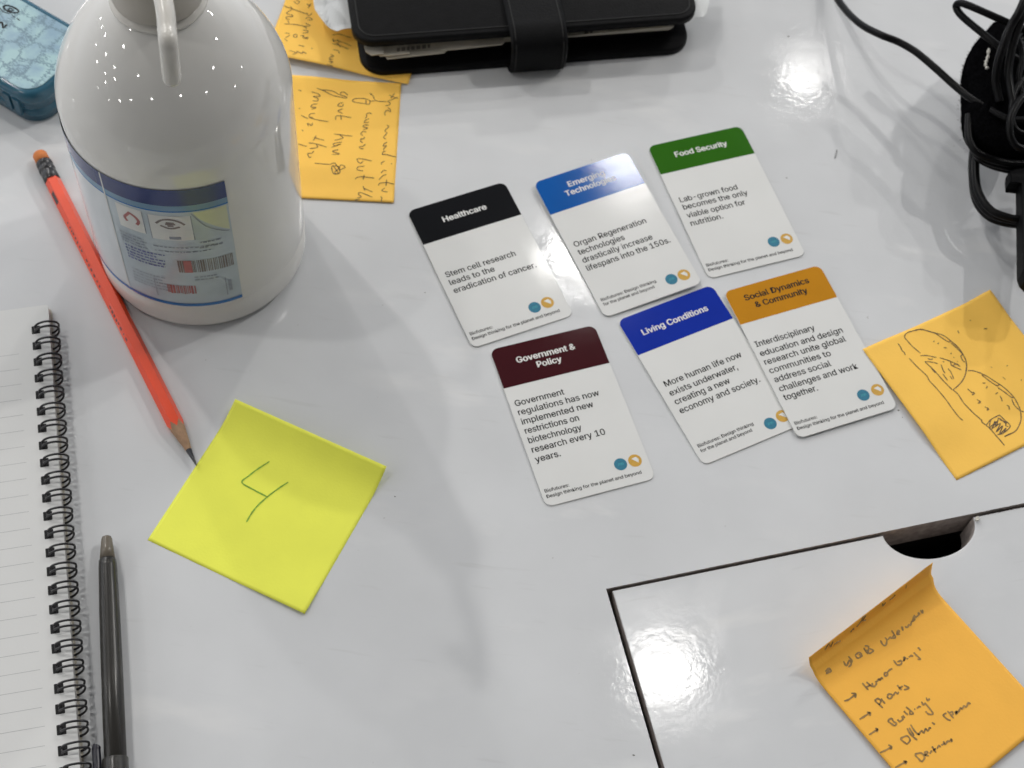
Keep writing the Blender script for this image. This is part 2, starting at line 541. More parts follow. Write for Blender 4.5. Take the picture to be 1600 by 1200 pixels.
flap.rotation_euler = (math.radians(0.04), math.radians(0.24), FRZ)
tag(flap, 'white rectangular table flap with a half round finger notch, set flush in the table', 'table flap')

tray = empty('cable_tray', FC + Vector((0, 0, -0.10)), FRZ)
bm = bmesh.new()
y0, y1, x0, x1 = -OPEN_D - 0.004, 0.004, -0.004, OPEN_W + 0.004
z0, z1 = 0.0, 0.10 - BOARD - 0.001
for a in ((x0, y0, z0, x1, y1, z0 + 0.002), (x0, y0, z0 + 0.002, x0 + 0.002, y1, z1), (x1 - 0.002, y0, z0 + 0.002, x1, y1, z1), (x0 + 0.002, y0, z0 + 0.002, x1 - 0.002, y0 + 0.002, z1), (x0 + 0.002, y1 - 0.002, z0 + 0.002, x1 - 0.002, y1, z1)):
    add_box(bm, *a)
obj('tray_shell', bm, M['void'], tray)
tag(tray, 'black cable tray seen through the half round notch of the table flap', 'cable tray')

# ------------------------------------------------------------------ topic cards
CW, CH, CT = 0.0519, 0.0839, 0.00055
LETTER = 0.00605 if SANS is not None else 0.00485
BODY = 0.00605 if SANS is not None else 0.0049
FINE = 0.00318 if SANS is not None else 0.00262

def bow(x, y, k, tw):
    if isinstance(tw, tuple):                              # a card that lies at a slight slope, one corner off the table
        return (abs(k) - k) * 0.00011 + k * (1 - (2 * y / CH) ** 2) * 0.00022 + tw[0] * x + tw[1] * y + abs(tw[0]) * CW / 2 + abs(tw[1]) * CH / 2
    return (abs(k) - k) * 0.00012 + k * (1 - (2 * y / CH) ** 2) * 0.00022 + k * (1 - (2 * x / CW) ** 2) * 0.0001 + tw * (x / CW) * (y / CH) * 0.0012 + abs(tw) * 0.0003

def bend(bm, k, tw):
    for v in bm.verts:
        v.co.z += bow(v.co.x, v.co.y, k, tw)

def mm(a):
    return a * 0.001

def card(loc, ang, z, head, head_ink, title, body, foot, label, teal, gold, hdr_y, k=1.0, tw=0.0):
    outline = rounded_outline(-CW / 2, -CH / 2, CW / 2, CH / 2, 0.0037, 7)
    bm = bmesh.new()
    add_prism(bm, outline, 0.0, CT, 0.00008, 1)
    slice_mesh(bm, 6, 10, -CW / 2, -CH / 2, CW / 2, CH / 2)
    bend(bm, k, tw)
    root = obj('topic_card', bm, M['card'])
    root.location = (loc[0], loc[1], z)
    root.rotation_euler = (0, 0, ang)
    tag(root, label, 'card', 'topic cards laid out on the table')
    # printed header: a sheet that follows the rounded top corners
    hb = bmesh.new()
    e = 0.00009
    o2 = rounded_outline(-CW / 2 + e, -CH / 2 + e, CW / 2 - e, CH / 2 - e, 0.0037, 7)
    add_flat(hb, o2, CT + 0.00003)
    r = bmesh.ops.bisect_plane(hb, geom=hb.verts[:] + hb.edges[:] + hb.faces[:], plane_co=(0, mm(hdr_y), 0), plane_no=(0, -1, 0), clear_outer=True)
    slice_mesh(hb, 6, 10, -CW / 2, -CH / 2, CW / 2, CH / 2)
    bend(hb, k, tw)
    obj('header', hb, head, root)
    tb = bmesh.new()
    for s, a, b, y in title:
        add_text(tb, s, mm(a), mm(b), mm(y), LETTER, CT + 0.00006, 0.027)
    bend(tb, k, tw)
    obj('title', tb, head_ink, root)
    bb = bmesh.new()
    for s, a, b, y in body:
        add_text(bb, s, mm(a), mm(b), mm(y), BODY, CT + 0.00004, 0.013)
    bend(bb, k, tw)
    obj('body_text', bb, M['ink'], root)
    fb = bmesh.new()
    for s, a, b, y in foot:
        add_text(fb, s, mm(a), mm(b), mm(y), FINE, CT + 0.00004, 0.016)
    bend(fb, k, tw)
    obj('footer_text', fb, M['ink'], root)
    def disc(cx, cy, r, zz):
        d = bmesh.new()
        add_flat(d, [(cx + r * math.cos(2 * PI * i / 28), cy + r * math.sin(2 * PI * i / 28)) for i in range(28)], zz)
        return d
    cx, cy = mm(teal[0]), mm(teal[1])
    d = disc(cx, cy, 0.0030, CT + 0.00004); bend(d, k, tw)
    t = obj('emblem', d, M['teal'], root)
    t['label'] = 'round teal emblem'
    d = bmesh.new()
    for i in range(3):                                    # pale figure in the teal disc
        x0 = cx - 0.0011 + i * 0.0008
        add_ribbon(d, catmull([(x0, cy - 0.0006 + 0.0004 * (i % 2), 0), (x0 + 0.0003, cy + 0.0005, 0), (x0 + 0.0008, cy + 0.0002, 0), (x0 + 0.0007, cy - 0.0005, 0)], 4), 0.00035)
    for v in d.verts: v.co.z = CT + 0.00007
    bend(d, k, tw)
    obj('emblem_mark', d, M['teal_mark'], t)
    cx, cy = mm(gold[0]), mm(gold[1])
    d = disc(cx, cy, 0.0031, CT + 0.00004); bend(d, k, tw)
    g = obj('emblem', d, M['gold'], root)
    g['label'] = 'round gold emblem with a white wedge'
    d = bmesh.new()
    add_flat(d, [(cx - 0.0014, cy + 0.0013), (cx + 0.0010, cy + 0.0017), (cx + 0.0019, cy + 0.0002), (cx + 0.0013, cy - 0.0014)], CT + 0.00007)
    bend(d, k, tw)
    obj('emblem_mark', d, M['print_white'], g)
    return root

WHT, BLK = M['print_white'], M['ink']
F1 = [('Biofutures:', -24.2, -12.8, -35.2), ('Design thinking for the planet and beyond', -24.2, 20.6, -38.0)]
F2 = [('Biofutures: Design thinking', -23.6, 5.6, -33.2), ('for the planet and beyond', -23.6, 3.4, -35.9)]
card((-0.0187, 0.4209), 0.5202, 0.0, M['hdr_black'], WHT, [('Healthcare', -11.5, 11.5, 29.4)],
     [('Stem cell research', -22.4, 13.8, -1.2), ('leads to the', -22.3, 0.8, -6.0), ('eradication of cancer.', -22.2, 20.5, -10.9)], F1,
     'white card with a black header reading Healthcare', (10.2, -31.6), (17.0, -31.2), 20.4, 1.0, 0.25)
card((0.0408, 0.4473), 0.5261, 0.0, M['hdr_azure'], WHT, [('Emerging', -10.4, 9.6, 33.1), ('Technologies', -13.9, 13.6, 28.4)],
     [('Organ Regeneration', -22.4, 16.4, -0.4), ('technologies', -22.4, 2.3, -5.3), ('drastically increase', -22.4, 15.1, -10.2), ('lifespans into the 150s.', -22.4, 22.3, -15.1)], F2,
     'white card with a bright blue header reading Emerging Technologies', (13.0, -34.5), (19.7, -34.5), 21.3, -1.3, (0.032, 0.0185))
card((0.0934, 0.4772), 0.4336, 0.0, M['hdr_green'], WHT, [('Food Security', -14.3, 14.4, 31.6)],
     [('Lab-grown food', -22.5, 8.7, 4.2), ('becomes the only', -22.5, 12.4, -0.4), ('viable option for', -22.5, 8.9, -5.6), ('nutrition.', -22.5, -5.3, -10.6)], F1,
     'white card with a green header reading Food Security', (13.4, -30.5), (20.4, -30.5), 23.2, 1.2, -0.1)
card((0.0284, 0.3445), 0.4238, 0.0, M['hdr_maroon'], WHT, [('Government &', -15.7, 13.2, 31.6), ('Policy', -7.2, 4.9, 26.8)],
     [('Government', -23.4, 0.3, 9.8), ('regulations has now', -23.4, 15.7, 5.0), ('implemented new', -23.4, 11.1, 0.0), ('restrictions on', -23.4, 2.4, -4.9), ('biotechnology', -23.4, 2.0, -9.9), ('research every 10', -23.4, 11.6, -14.9), ('years.', -23.4, -11.5, -19.9)], F1,
     'white card with a dark maroon header reading Government & Policy', (12.9, -31.1), (19.8, -31.1), 20.2, 1.0, 0.1)
card((0.0896, 0.3758), 0.5650, 0.0, M['hdr_blue'], WHT, [('Living Conditions', -18.2, 17.4, 29.6)],
     [('More human life now', -22.0, 19.2, 0.6), ('exists underwater,', -22.2, 14.0, -4.6), ('creating a new', -22.2, 7.0, -9.6), ('economy and society.', -22.4, 20.3, -14.6)], F2,
     'white card with a royal blue header reading Living Conditions', (13.0, -35.7), (20.2, -34.6), 20.9, 1.0, -0.15)
card((0.1368, 0.3954), 0.4671, 0.0009, M['hdr_ochre'], BLK, [('Social Dynamics', -17.8, 16.7, 33.9), ('& Community', -14.4, 13.5, 28.8)],
     [('Interdisciplinary', -23.8, 7.4, 8.4), ('education and design', -23.8, 19.7, 3.1), ('research unite global', -23.8, 18.9, -1.8), ('communities to', -23.6, 8.5, -6.8), ('address social', -23.4, 6.0, -11.9), ('challenges and work', -23.3, 17.6, -17.1), ('together.', -23.2, -5.9, -22.0)], F1,
     'white card with an orange header reading Social Dynamics & Community', (13.2, -30.9), (20.9, -30.4), 22.2, 1.0, 0.0)

# ------------------------------------------------------------------ sticky notes
S = 0.076

class Note:
    """square note: local u along its upper edge, t down from it, height h(u, t)"""
    def __init__(self, tl, ang, hfun, z0=0.0001, size=(S, S), path=None):
        self.o = Vector((tl[0], tl[1], 0)); self.ex = Vector((math.cos(ang), math.sin(ang), 0)); self.ey = Vector((math.sin(ang), -math.cos(ang), 0))
        self.h, self.z0, self.size, self.path = hfun, z0, size, path
    def run(self, t):
        return t if self.path is None else self.path(t)
    def at(self, u, t, lift=0.0):
        p = self.o + self.ex * u + self.ey * self.run(t)
        return Vector((p.x, p.y, self.z0 + self.h(u, t) + lift))
    def find(self, px, py):
        """the note's (u, t) under a picture position"""
        z = self.z0
        u = t = 0
        for _ in range(14):
            q = W(px, py, z) - self.o
            u, r = q.dot(self.ex), q.dot(self.ey)
            t = r
            if self.path is not None:
                lo, hi = -0.02, 0.12
                for _ in range(30):
                    mid = (lo + hi) / 2
                    if self.path(mid) < r: lo = mid
                    else: hi = mid
                t = lo
            z = 0.5 * z + 0.5 * (self.z0 + self.h(u, t))
        return u, t
    def build(self, mat, label, group='orange and yellow sticky notes', n=44):
        bm = bmesh.new()
        w, hh = self.size
        g = [[bm.verts.new(self.at(w * i / n, hh * j / n)) for i in range(n + 1)] for j in range(n + 1)]
        low = [[bm.verts.new(g[j][i].co - Vector((0, 0, 0.00009))) for i in range(n + 1)] for j in range(n + 1)]
        for j in range(n):
            for i in range(n):
                bm.faces.new((g[j][i], g[j + 1][i], g[j + 1][i + 1], g[j][i + 1]))
                bm.faces.new((low[j][i], low[j][i + 1], low[j + 1][i + 1], low[j + 1][i]))
        rim = [(0, i) for i in range(n)] + [(j, n) for j in range(n)] + [(n, n - i) for i in range(n)] + [(n - j, 0) for j in range(n)]
        for a, b in zip(rim, rim[1:] + rim[:1]):
            bm.faces.new((g[a[0]][a[1]], g[b[0]][b[1]], low[b[0]][b[1]], low[a[0]][a[1]]))
        for v in bm.verts:
            v.co -= self.o
        bmesh.ops.recalc_face_normals(bm, faces=bm.faces[:])
        self.root = obj('sticky_note', bm, mat, None, True)
        self.root.location = self.o
        tag(self.root, label, 'sticky note', group)
        return self.root
    def write(self, strokes, origin, scale, mat, width=0.0005, name='handwriting', smooth=4):
        bm = bmesh.new()
        w, hh = self.size
        for st in strokes:
            uv = [self.find(origin[0] + x * scale, origin[1] + y * scale) for x, y in st]
            uv = [Vector((min(max(u, 0.0003), w - 0.0003), min(max(t, 0.0003), hh - 0.0003), 0)) for u, t in uv]
            if len(uv) > 2:
                uv = catmull(uv, smooth)
            else:
                uv = [uv[0].lerp(uv[-1], k / 6) for k in range(7)]
            add_ribbon(bm, [self.at(q.x, q.y, 0.00012) - self.o for q in uv], width)
        return obj(name, bm, mat, self.root)

def sm(a, b, x):
    t = min(1, max(0, (x - a) / (b - a)))
    return t * t * (3 - 2 * t)

def curl_profile(th0, ta, tb, S=S, crease=None):
    """path and height of a sheet whose first stretch bends up: slope th0 before ta, flat after tb"""
    N = 400
    xs, hs = [0.0] * (N + 1), [0.0] * (N + 1)
    ds = S / N
    for i in range(N - 1, -1, -1):
        t = (i + 0.5) * ds
        th = th0 * (1 - sm(ta, tb, t))
        if crease:                                          # a fold across the bent-up end
            th -= crease[1] * math.exp(-((t - crease[0]) / 0.0011) ** 2)
        xs[i] = xs[i + 1] + math.cos(th) * ds
        hs[i] = hs[i + 1] + math.sin(th) * ds
    tot = xs[0]
    def path(t):
        f = min(max(t / ds, 0), N - 1e-6)
        if t < 0: return t
        i = int(f)
        return (tot - (xs[i] * (1 - f + i) + xs[i + 1] * (f - i))) + (S - tot)
    def height(t):
        f = min(max(t / ds, 0), N - 1e-6)
        i = int(f)
        return hs[i] * (1 - f + i) + hs[i + 1] * (f - i)
    return path, height

# yellow note with the 4
tl, tr = W(369, 628), W(601, 735)
bl, br = W(231, 843), W(475, 957)
ax = ((tr - tl) + (br - bl)).normalized()
ang = math.atan2(ax.y, ax.x)
pth, hgt = curl_profile(math.radians(30), 0.003, 0.022)
ny = Note(bl - Vector((math.sin(ang), -math.cos(ang), 0)) * (S - 0.0003), ang, lambda u, t: hgt(t) * (0.75 + 2.5 * u) + 0.0011 * sm(0.055, 0.076, t) * sm(0.03, 0.076, u), path=pth)
ny.build(M['note_yellow'], 'bright yellow sticky note with a handwritten 4 on it')
ny.write([[(697, 383), (640, 420), (598, 452), (562, 486), (620, 522), (688, 558)], [(790, 485), (742, 516), (690, 555), (640, 600), (605, 645), (585, 682)]], (200, 600), 440 / 1389, M['green_ink'], 0.0007)

# orange note with the drawing of two domes
tl, tr2, bl = W(1346, 549), W(1530, 458), W(1492, 747)
ey = (bl - tl).normalized()
exn = Vector((-ey.y, ey.x, 0))
ang = math.atan2(exn.y, exn.x)
nd = Note(tl, ang, lambda u, t: 0.0018 * (1 - sm(0.006, 0.034, u)) * (1 - sm(0.045, 0.07, t)) + 0.0016 * sm(0.060, 0.076, u) + 0.0004 * math.sin(u * 60) * sm(0.0, 0.03, t) + 0.0012 * sm(0.06, 0.076, u) * (1 - sm(0, 0.02, t)), z0=0.0002)
nd.build(M['note_orange'], 'orange sticky note with an ink drawing of two domes')
DOME = [[(275, 355), (200, 290), (155, 240), (132, 205), (160, 170), (225, 150), (280, 140), (350, 158), (410, 175), (480, 195), (540, 240), (610, 300), (655, 365), (680, 420), (688, 470), (680, 530), (655, 590), (620, 635), (565, 682)],
        [(228, 152), (280, 142), (350, 160), (410, 178)], [(540, 242), (610, 302), (655, 367), (681, 420), (686, 470), (678, 530)],
        [(410, 178), (470, 220), (530, 255), (540, 240)], [(545, 262), (600, 310), (655, 365)], [(675, 435), (655, 420), (635, 382), (655, 365)],
        [(275, 378), (330, 375), (420, 393)], [(445, 395), (500, 410), (560, 435), (610, 460), (630, 475)], [(545, 460), (600, 485), (640, 503)], [(545, 430), (555, 465), (600, 450), (620, 470)],
        [(340, 402), (362, 410), (385, 405)], [(430, 447), (380, 435), (320, 430), (335, 450), (400, 510), (470, 590), (560, 682)], [(365, 470), (385, 505), (410, 530)], [(458, 455), (475, 500), (495, 535)], [(475, 540), (518, 598)], [(520, 490), (550, 530), (572, 585)], [(540, 560), (560, 588)],
        [(397, 243), (393, 256)], [(440, 262), (428, 272)], [(482, 305), (510, 306)], [(550, 350), (546, 364)], [(570, 392), (577, 393)], [(602, 428), (608, 429)], [(474, 430), (488, 432)],
        [(565, 682), (610, 720), (655, 790), (700, 840), (760, 900), (820, 950), (822, 968), (890, 1020), (950, 1090), (990, 1135), (1025, 1178)],
        [(75, 268), (95, 295), (110, 330), (128, 345), (140, 372)], [(175, 400), (240, 470), (330, 555), (355, 600), (420, 670), (500, 765), (560, 850), (620, 925), (655, 955)],
        [(700, 512), (740, 510), (800, 528), (860, 555), (930, 600), (1000, 645), (1060, 695), (1110, 750), (1150, 820), (1172, 890), (1170, 960), (1145, 1020), (1115, 1055), (1060, 1080), (1025, 1097)], [(1115, 1057), (1060, 1083), (1025, 1099)],
        [(820, 545), (880, 595), (960, 645), (975, 632)], [(965, 660), (1030, 705), (1090, 750), (1105, 745)], [(1090, 765), (1115, 820), (1155, 860)], [(1155, 865), (1200, 878)],
        [(695, 672), (745, 715)], [(735, 728), (758, 714), (742, 700)], [(780, 765), (810, 795), (785, 800)], [(800, 775), (815, 790)], [(850, 832), (885, 855), (865, 862)], [(875, 840), (885, 858)],
        [(830, 620), (855, 622)], [(872, 648), (862, 668)], [(965, 705), (945, 720)], [(985, 735), (1000, 765), (1005, 785)], [(1045, 820), (1065, 830), (1068, 858)],
        [(865, 995), (900, 950), (960, 915), (985, 912), (1020, 945), (1070, 990), (1070, 1020), (1010, 1070), (960, 1080)], [(900, 950), (890, 1010)], [(920, 1020), (940, 960), (950, 1010), (970, 940)],
        [(890, 1020), (960, 960), (910, 1030), (990, 980), (950, 1060), (1010, 1000), (980, 1080), (1040, 1020), (1010, 1075)], [(985, 950), (1040, 970), (1035, 1000), (1060, 1010)], [(965, 930), (1000, 950), (1040, 985)],
        [(608, 152), (614, 166), (619, 176)], [(610, 156), (617, 170)], [(718, 60), (724, 64)], [(840, 138), (870, 135)], [(1044, 470), (1054, 464)], [(1170, 595), (1178, 591)]]
nd.write(DOME, (1390, 490), 0.175, M['pen_ink'], 0.00047, 'ink_drawing')
nd.write([[(900, 474), (916, 484)], [(1005, 565), (1020, 577), (1036, 590)]], (1390, 490), 0.175, M['marker_ink'], 0.0003, 'faint_stroke')

# two orange notes beside the organizer
tl2, br2 = W(627, 132), W(615, 323)
ex = (W(472, 313) - br2).normalized()
axv = br2 - tl2
ang = math.atan2(axv.y, axv.x)                       # its writing runs from far to near: u from far to near
nl = Note(tl2 + Vector((-math.sin(ang), math.cos(ang), 0)) * 0.0, ang, lambda u, t: 0.0018 * (1 - sm(0.0, 0.03, u)) * sm(0.02, 0.05, t) + 0.0009 * (1 - sm(0, 0.012, u)) + 0.0006 * sm(0.066, 0.076, u), z0=0.0001)
nl.build(M['note_orange'], 'orange sticky note with four lines of handwriting, right beside the white bottle')
NL = [[(862, 182), (895, 200), (938, 214)], [(908, 168), (893, 190), (876, 212)], [(935, 200), (880, 225), (850, 238), (870, 250), (862, 268), (830, 275)], [(850, 290), (872, 308), (870, 325), (845, 312), (825, 335), (830, 358)],
      [(840, 440), (858, 447), (850, 465), (830, 480), (830, 500)], [(845, 500), (835, 520), (815, 545), (835, 560)], [(845, 585), (820, 600), (812, 620), (840, 615), (818, 640), (815, 655)], [(835, 660), (810, 670), (805, 690), (830, 690), (880, 702), (930, 712)], [(825, 745), (795, 765), (800, 775)], [(880, 765), (884, 774)],
      [(840, 830), (815, 825), (795, 850)], [(838, 860), (810, 870), (790, 890), (775, 905)], [(905, 945), (850, 930), (785, 935), (770, 955)], [(840, 905), (835, 960)], [(825, 975), (800, 1000), (850, 1010)], [(788, 1050), (800, 1060), (795, 1085), (800, 1095)],
      [(690, 225), (640, 212), (570, 215), (550, 232), (570, 245), (640, 255), (690, 262), (700, 240), (690, 225)], [(665, 225), (665, 255)], [(700, 170), (725, 190), (740, 225), (780, 238), (840, 238)], [(698, 168), (712, 185)], [(690, 235), (740, 235)],
      [(715, 345), (690, 335), (668, 350), (672, 365), (655, 385)], [(690, 385), (660, 400), (650, 420), (690, 415)], [(690, 440), (650, 440), (640, 455), (680, 465), (640, 480)], [(668, 500), (640, 495), (620, 515), (640, 530)], [(655, 540), (640, 560), (622, 555), (620, 580), (640, 590)], [(660, 600), (640, 620), (610, 625), (620, 640), (645, 640)],
      [(715, 745), (600, 725), (595, 750), (620, 765), (640, 745)], [(650, 790), (600, 795), (590, 820), (640, 830)], [(735, 892), (640, 880), (590, 885), (575, 900)], [(650, 865), (640, 905)],
      [(720, 1010), (640, 975)], [(640, 960), (655, 1000)], [(720, 1055), (620, 1015), (600, 1030), (625, 1050), (590, 1060)], [(610, 1070), (590, 1075), (570, 1085), (590, 1100)],
      [(510, 185), (480, 160), (450, 165), (450, 185), (490, 195), (500, 210), (440, 200), (380, 185), (310, 150), (300, 140), (380, 150), (440, 185)], [(470, 250), (440, 255), (425, 275), (460, 280), (475, 262)], [(470, 300), (425, 320), (465, 340)], [(540, 376), (430, 360), (405, 375), (410, 395)], [(450, 355), (455, 395)],
      [(550, 535), (390, 515)], [(440, 525), (470, 545), (440, 560), (395, 570)], [(460, 585), (420, 590), (385, 600), (400, 615), (450, 600), (370, 630)], [(430, 650), (400, 655), (380, 665), (440, 685), (375, 690)],
      [(360, 775), (400, 765), (445, 840), (390, 855), (375, 790), (440, 800), (395, 845), (430, 850), (380, 780)], [(490, 795), (450, 780), (440, 820), (490, 800)], [(225, 765), (360, 775)],
      [(200, 155), (260, 175), (270, 195), (215, 195), (255, 215), (250, 235), (210, 232)], [(245, 125), (300, 145), (350, 172)], [(250, 260), (215, 262), (195, 285), (240, 290), (200, 305)], [(345, 410), (250, 395), (180, 375)], [(230, 340), (190, 345), (180, 370), (215, 375)], [(210, 420), (200, 445), (185, 435), (165, 425), (175, 450)],
      [(310, 570), (220, 545)], [(240, 530), (215, 575)], [(330, 628), (240, 600), (175, 590)], [(240, 605), (250, 630), (185, 640)], [(220, 660), (200, 680), (170, 680), (180, 715), (200, 710)],
      [(90, 140), (115, 148)], [(92, 298), (105, 300)], [(110, 355), (140, 372), (170, 385)], [(118, 480), (130, 492)], [(88, 600), (125, 612), (160, 620)]]
nl.write(NL, (450, 115), 200 / 1091, M['pen_ink'], 0.00042)

pa, pb = W(462, 102), W(634, 136)                      # near edge of the note under the planner
axv = pb - pa
ang = math.atan2(axv.y, axv.x) + PI / 2
nu = Note(W(636, 118) + Vector((-math.sin(ang - PI / 2), math.cos(ang - PI / 2), 0)) * (S - 0.002) , ang - PI, lambda u, t: 0.0, z0=0.0003)
rz = math.atan2(axv.y, axv.x)
nrm_up = Vector((-math.sin(rz), math.cos(rz), 0))
nu = Note(W(638, 134) + nrm_up * S, rz - PI / 2, lambda u, t: 0.0023 * sm(0.052, 0.076, u) * sm(0.012, 0.05, t) + 0.0008, z0=0.0004)
nu.build(M['note_orange'], 'orange sticky note with handwriting, half under the black organizer')
NU = [[(80, 50), (160, 65), (260, 100), (420, 155), (440, 150)], [(285, 15), (320, 45), (350, 20), (310, 10)], [(240, 70), (265, 105), (200, 150), (260, 170), (270, 190), (205, 190), (200, 210), (240, 225)], [(175, 270), (300, 280), (400, 300), (430, 330)], [(215, 230), (230, 265)],
      [(185, 375), (240, 385)], [(240, 400), (190, 430)], [(180, 440), (210, 470)], [(280, 400), (310, 390), (320, 420), (290, 425), (280, 400)], [(430, 50), (460, 60), (450, 90), (480, 40)], [(430, 150), (450, 180), (480, 165), (490, 150)],
      [(415, 215), (450, 200), (490, 215), (480, 230), (440, 225)], [(415, 265), (470, 290), (440, 300), (400, 300)], [(390, 345), (440, 350), (440, 370), (385, 380)], [(360, 410), (400, 405), (390, 430), (440, 440), (440, 425), (410, 430)], [(340, 515), (405, 530)], [(484, 548), (496, 560)],
      [(430, 610), (385, 590), (380, 610), (320, 585), (325, 605)], [(230, 575), (310, 600), (270, 620)], [(720, 400), (800, 390), (900, 420), (940, 430)], [(730, 440), (735, 475), (760, 460), (860, 490), (940, 525)], [(780, 450), (800, 480), (780, 500), (905, 560)], [(720, 500), (780, 510), (820, 540)],
      [(730, 565), (790, 580), (800, 610)], [(700, 620), (740, 640), (700, 650), (690, 680), (730, 670)], [(680, 700), (730, 700), (700, 720)], [(650, 765), (670, 735), (690, 765), (720, 770), (705, 745), (680, 745)]]
nu.write(NU, (420, 0), 0.1375, M['pen_ink'], 0.00042)

# curled orange note on the flap, with the list
LN, WN = 0.0885, 0.0702
pth, hgt2 = curl_profile(math.radians(76), 0.010, 0.026, LN, (0.0108, math.radians(55)))
ey = (W(1390, 1200) - W(1268, 1056)).normalized()
ex = Vector((-ey.y, ey.x, 0))
ang = math.atan2(ex.y, ex.x)
left0 = W(1330, 1127)
nb_ = Note(left0 - ey * (LN - 0.048), ang, lambda u, t: hgt2(t) * (0.50 + 0.36 * u / WN), z0=0.0006, path=pth, size=(WN, LN))
nb_.build(M['note_deep'], 'orange sticky note with a curled up end and handwritten list, on the table flap')
L1 = [[(330, 1130), (360, 1092), (390, 1122), (340, 1150), (370, 1110), (345, 1120), (375, 1130)],
      [(520, 1020), (550, 1070), (580, 1010), (600, 1050), (570, 1085)], [(570, 970), (610, 1020), (590, 1040)], [(640, 960), (680, 930), (710, 960), (670, 990), (640, 960)], [(680, 950), (720, 970)], [(730, 880), (770, 940), (780, 870), (740, 860)], [(790, 890), (830, 910), (790, 940), (760, 900)],
      [(905, 805), (930, 850), (960, 855), (970, 800), (950, 775)], [(980, 800), (1010, 770), (1020, 790)], [(1020, 700), (1060, 770), (1030, 780), (1050, 740)], [(1070, 740), (1100, 720), (1090, 700), (1075, 740), (1110, 740)], [(1120, 660), (1140, 700), (1130, 660)], [(1160, 660), (1185, 670), (1200, 640), (1215, 650), (1230, 600)],
      [(1230, 610), (1260, 590), (1250, 560), (1240, 600)], [(1250, 540), (1280, 570)], [(1280, 560), (1310, 530), (1300, 520), (1300, 550)], [(1320, 490), (1345, 520), (1340, 485)],
      [(1040, 1010), (1080, 1060), (1120, 1050), (1120, 1015), (1080, 1030)], [(1140, 1020), (1165, 990), (1150, 980), (1150, 1020)], [(1180, 990), (1190, 1000)], [(1200, 980), (1230, 960), (1240, 975)], [(1250, 930), (1280, 960), (1320, 1000), (1290, 1000)], [(1290, 880), (1310, 890), (1320, 910)]]
L0 = [[(310, 870), (330, 800), (375, 840), (385, 790)], [(420, 820), (460, 795), (500, 790)], [(600, 710), (620, 670), (640, 690)], [(660, 660), (700, 600), (690, 560), (730, 540), (720, 600), (770, 590)], [(930, 440), (945, 465), (970, 430)], [(1020, 410), (1060, 380), (1070, 360)], [(1190, 270), (1210, 300)]]
L2 = [[(115, 465), (160, 450), (225, 400)], [(185, 390), (228, 395), (220, 435)], [(265, 640), (320, 605), (365, 575)], [(335, 570), (370, 580), (360, 605)], [(355, 790), (440, 735)], [(415, 725), (440, 738), (425, 760)], [(450, 970), (520, 935), (570, 905)], [(540, 885), (575, 905), (560, 930)], [(605, 1105), (660, 1075), (715, 1045)], [(685, 1040), (718, 1048), (700, 1070)],
      [(290, 290), (350, 360)], [(330, 280), (390, 330)], [(330, 330), (370, 310)], [(385, 290), (400, 325), (425, 300), (420, 270)], [(430, 280), (450, 250), (460, 265), (475, 240), (490, 255)], [(500, 215), (520, 225), (535, 200), (510, 190), (500, 215)], [(530, 190), (560, 160), (580, 155)],
      [(410, 460), (490, 530)], [(410, 460), (440, 440), (470, 465), (450, 500)], [(470, 440), (510, 490)], [(530, 430), (560, 440), (580, 410), (545, 395), (530, 430)], [(590, 410), (610, 380), (630, 395), (640, 375)], [(625, 310), (670, 360)], [(640, 345), (680, 320)], [(690, 310), (740, 340), (690, 355)],
      [(535, 655), (600, 705)], [(535, 655), (570, 630), (590, 660), (620, 680), (600, 705)], [(630, 640), (650, 660), (680, 640), (670, 610)], [(680, 600), (700, 630)], [(690, 560), (730, 600)], [(710, 520), (780, 580), (750, 590), (750, 560)], [(790, 540), (800, 545)], [(815, 535), (840, 515), (850, 525)], [(860, 470), (880, 500), (900, 480)], [(900, 490), (970, 580), (930, 590), (900, 560)], [(905, 430), (920, 460), (940, 440)],
      [(655, 830), (720, 880)], [(655, 825), (720, 800), (750, 840), (720, 880)], [(740, 720), (790, 800)], [(720, 725), (760, 790), (820, 840)], [(755, 690), (800, 760), (840, 790)], [(830, 790), (860, 750), (880, 770), (900, 730), (920, 750), (940, 720), (950, 730)], [(960, 670), (990, 690)],
      [(1100, 580), (1070, 600), (1110, 640), (1140, 650)], [(1110, 560), (1170, 630)], [(1130, 575), (1160, 570), (1160, 600)], [(1180, 580), (1200, 560), (1190, 590), (1220, 560), (1235, 530), (1250, 540), (1270, 510), (1290, 520), (1310, 480), (1330, 495)],
      [(795, 980), (860, 1050)], [(795, 975), (860, 965), (890, 1010), (860, 1050)], [(890, 990), (920, 960), (900, 950), (890, 980), (930, 990)], [(940, 970), (960, 940)], [(960, 900), (1000, 960)], [(970, 940), (1000, 920)], [(1010, 920), (1030, 890), (1040, 910)], [(1050, 890), (1080, 870)], [(1070, 850), (1090, 880), (1110, 850), (1130, 850), (1150, 830), (1150, 860)]]
to_full = lambda st, o, s: [[(o[0] + x * s, o[1] + y * s) for x, y in q] for q in st]
nb_.write(to_full(L1, (1240, 880), 0.15) + to_full(L2, (1300, 1020), 0.1625), (0, 0), 1.0, M['marker_ink'], 0.0008)
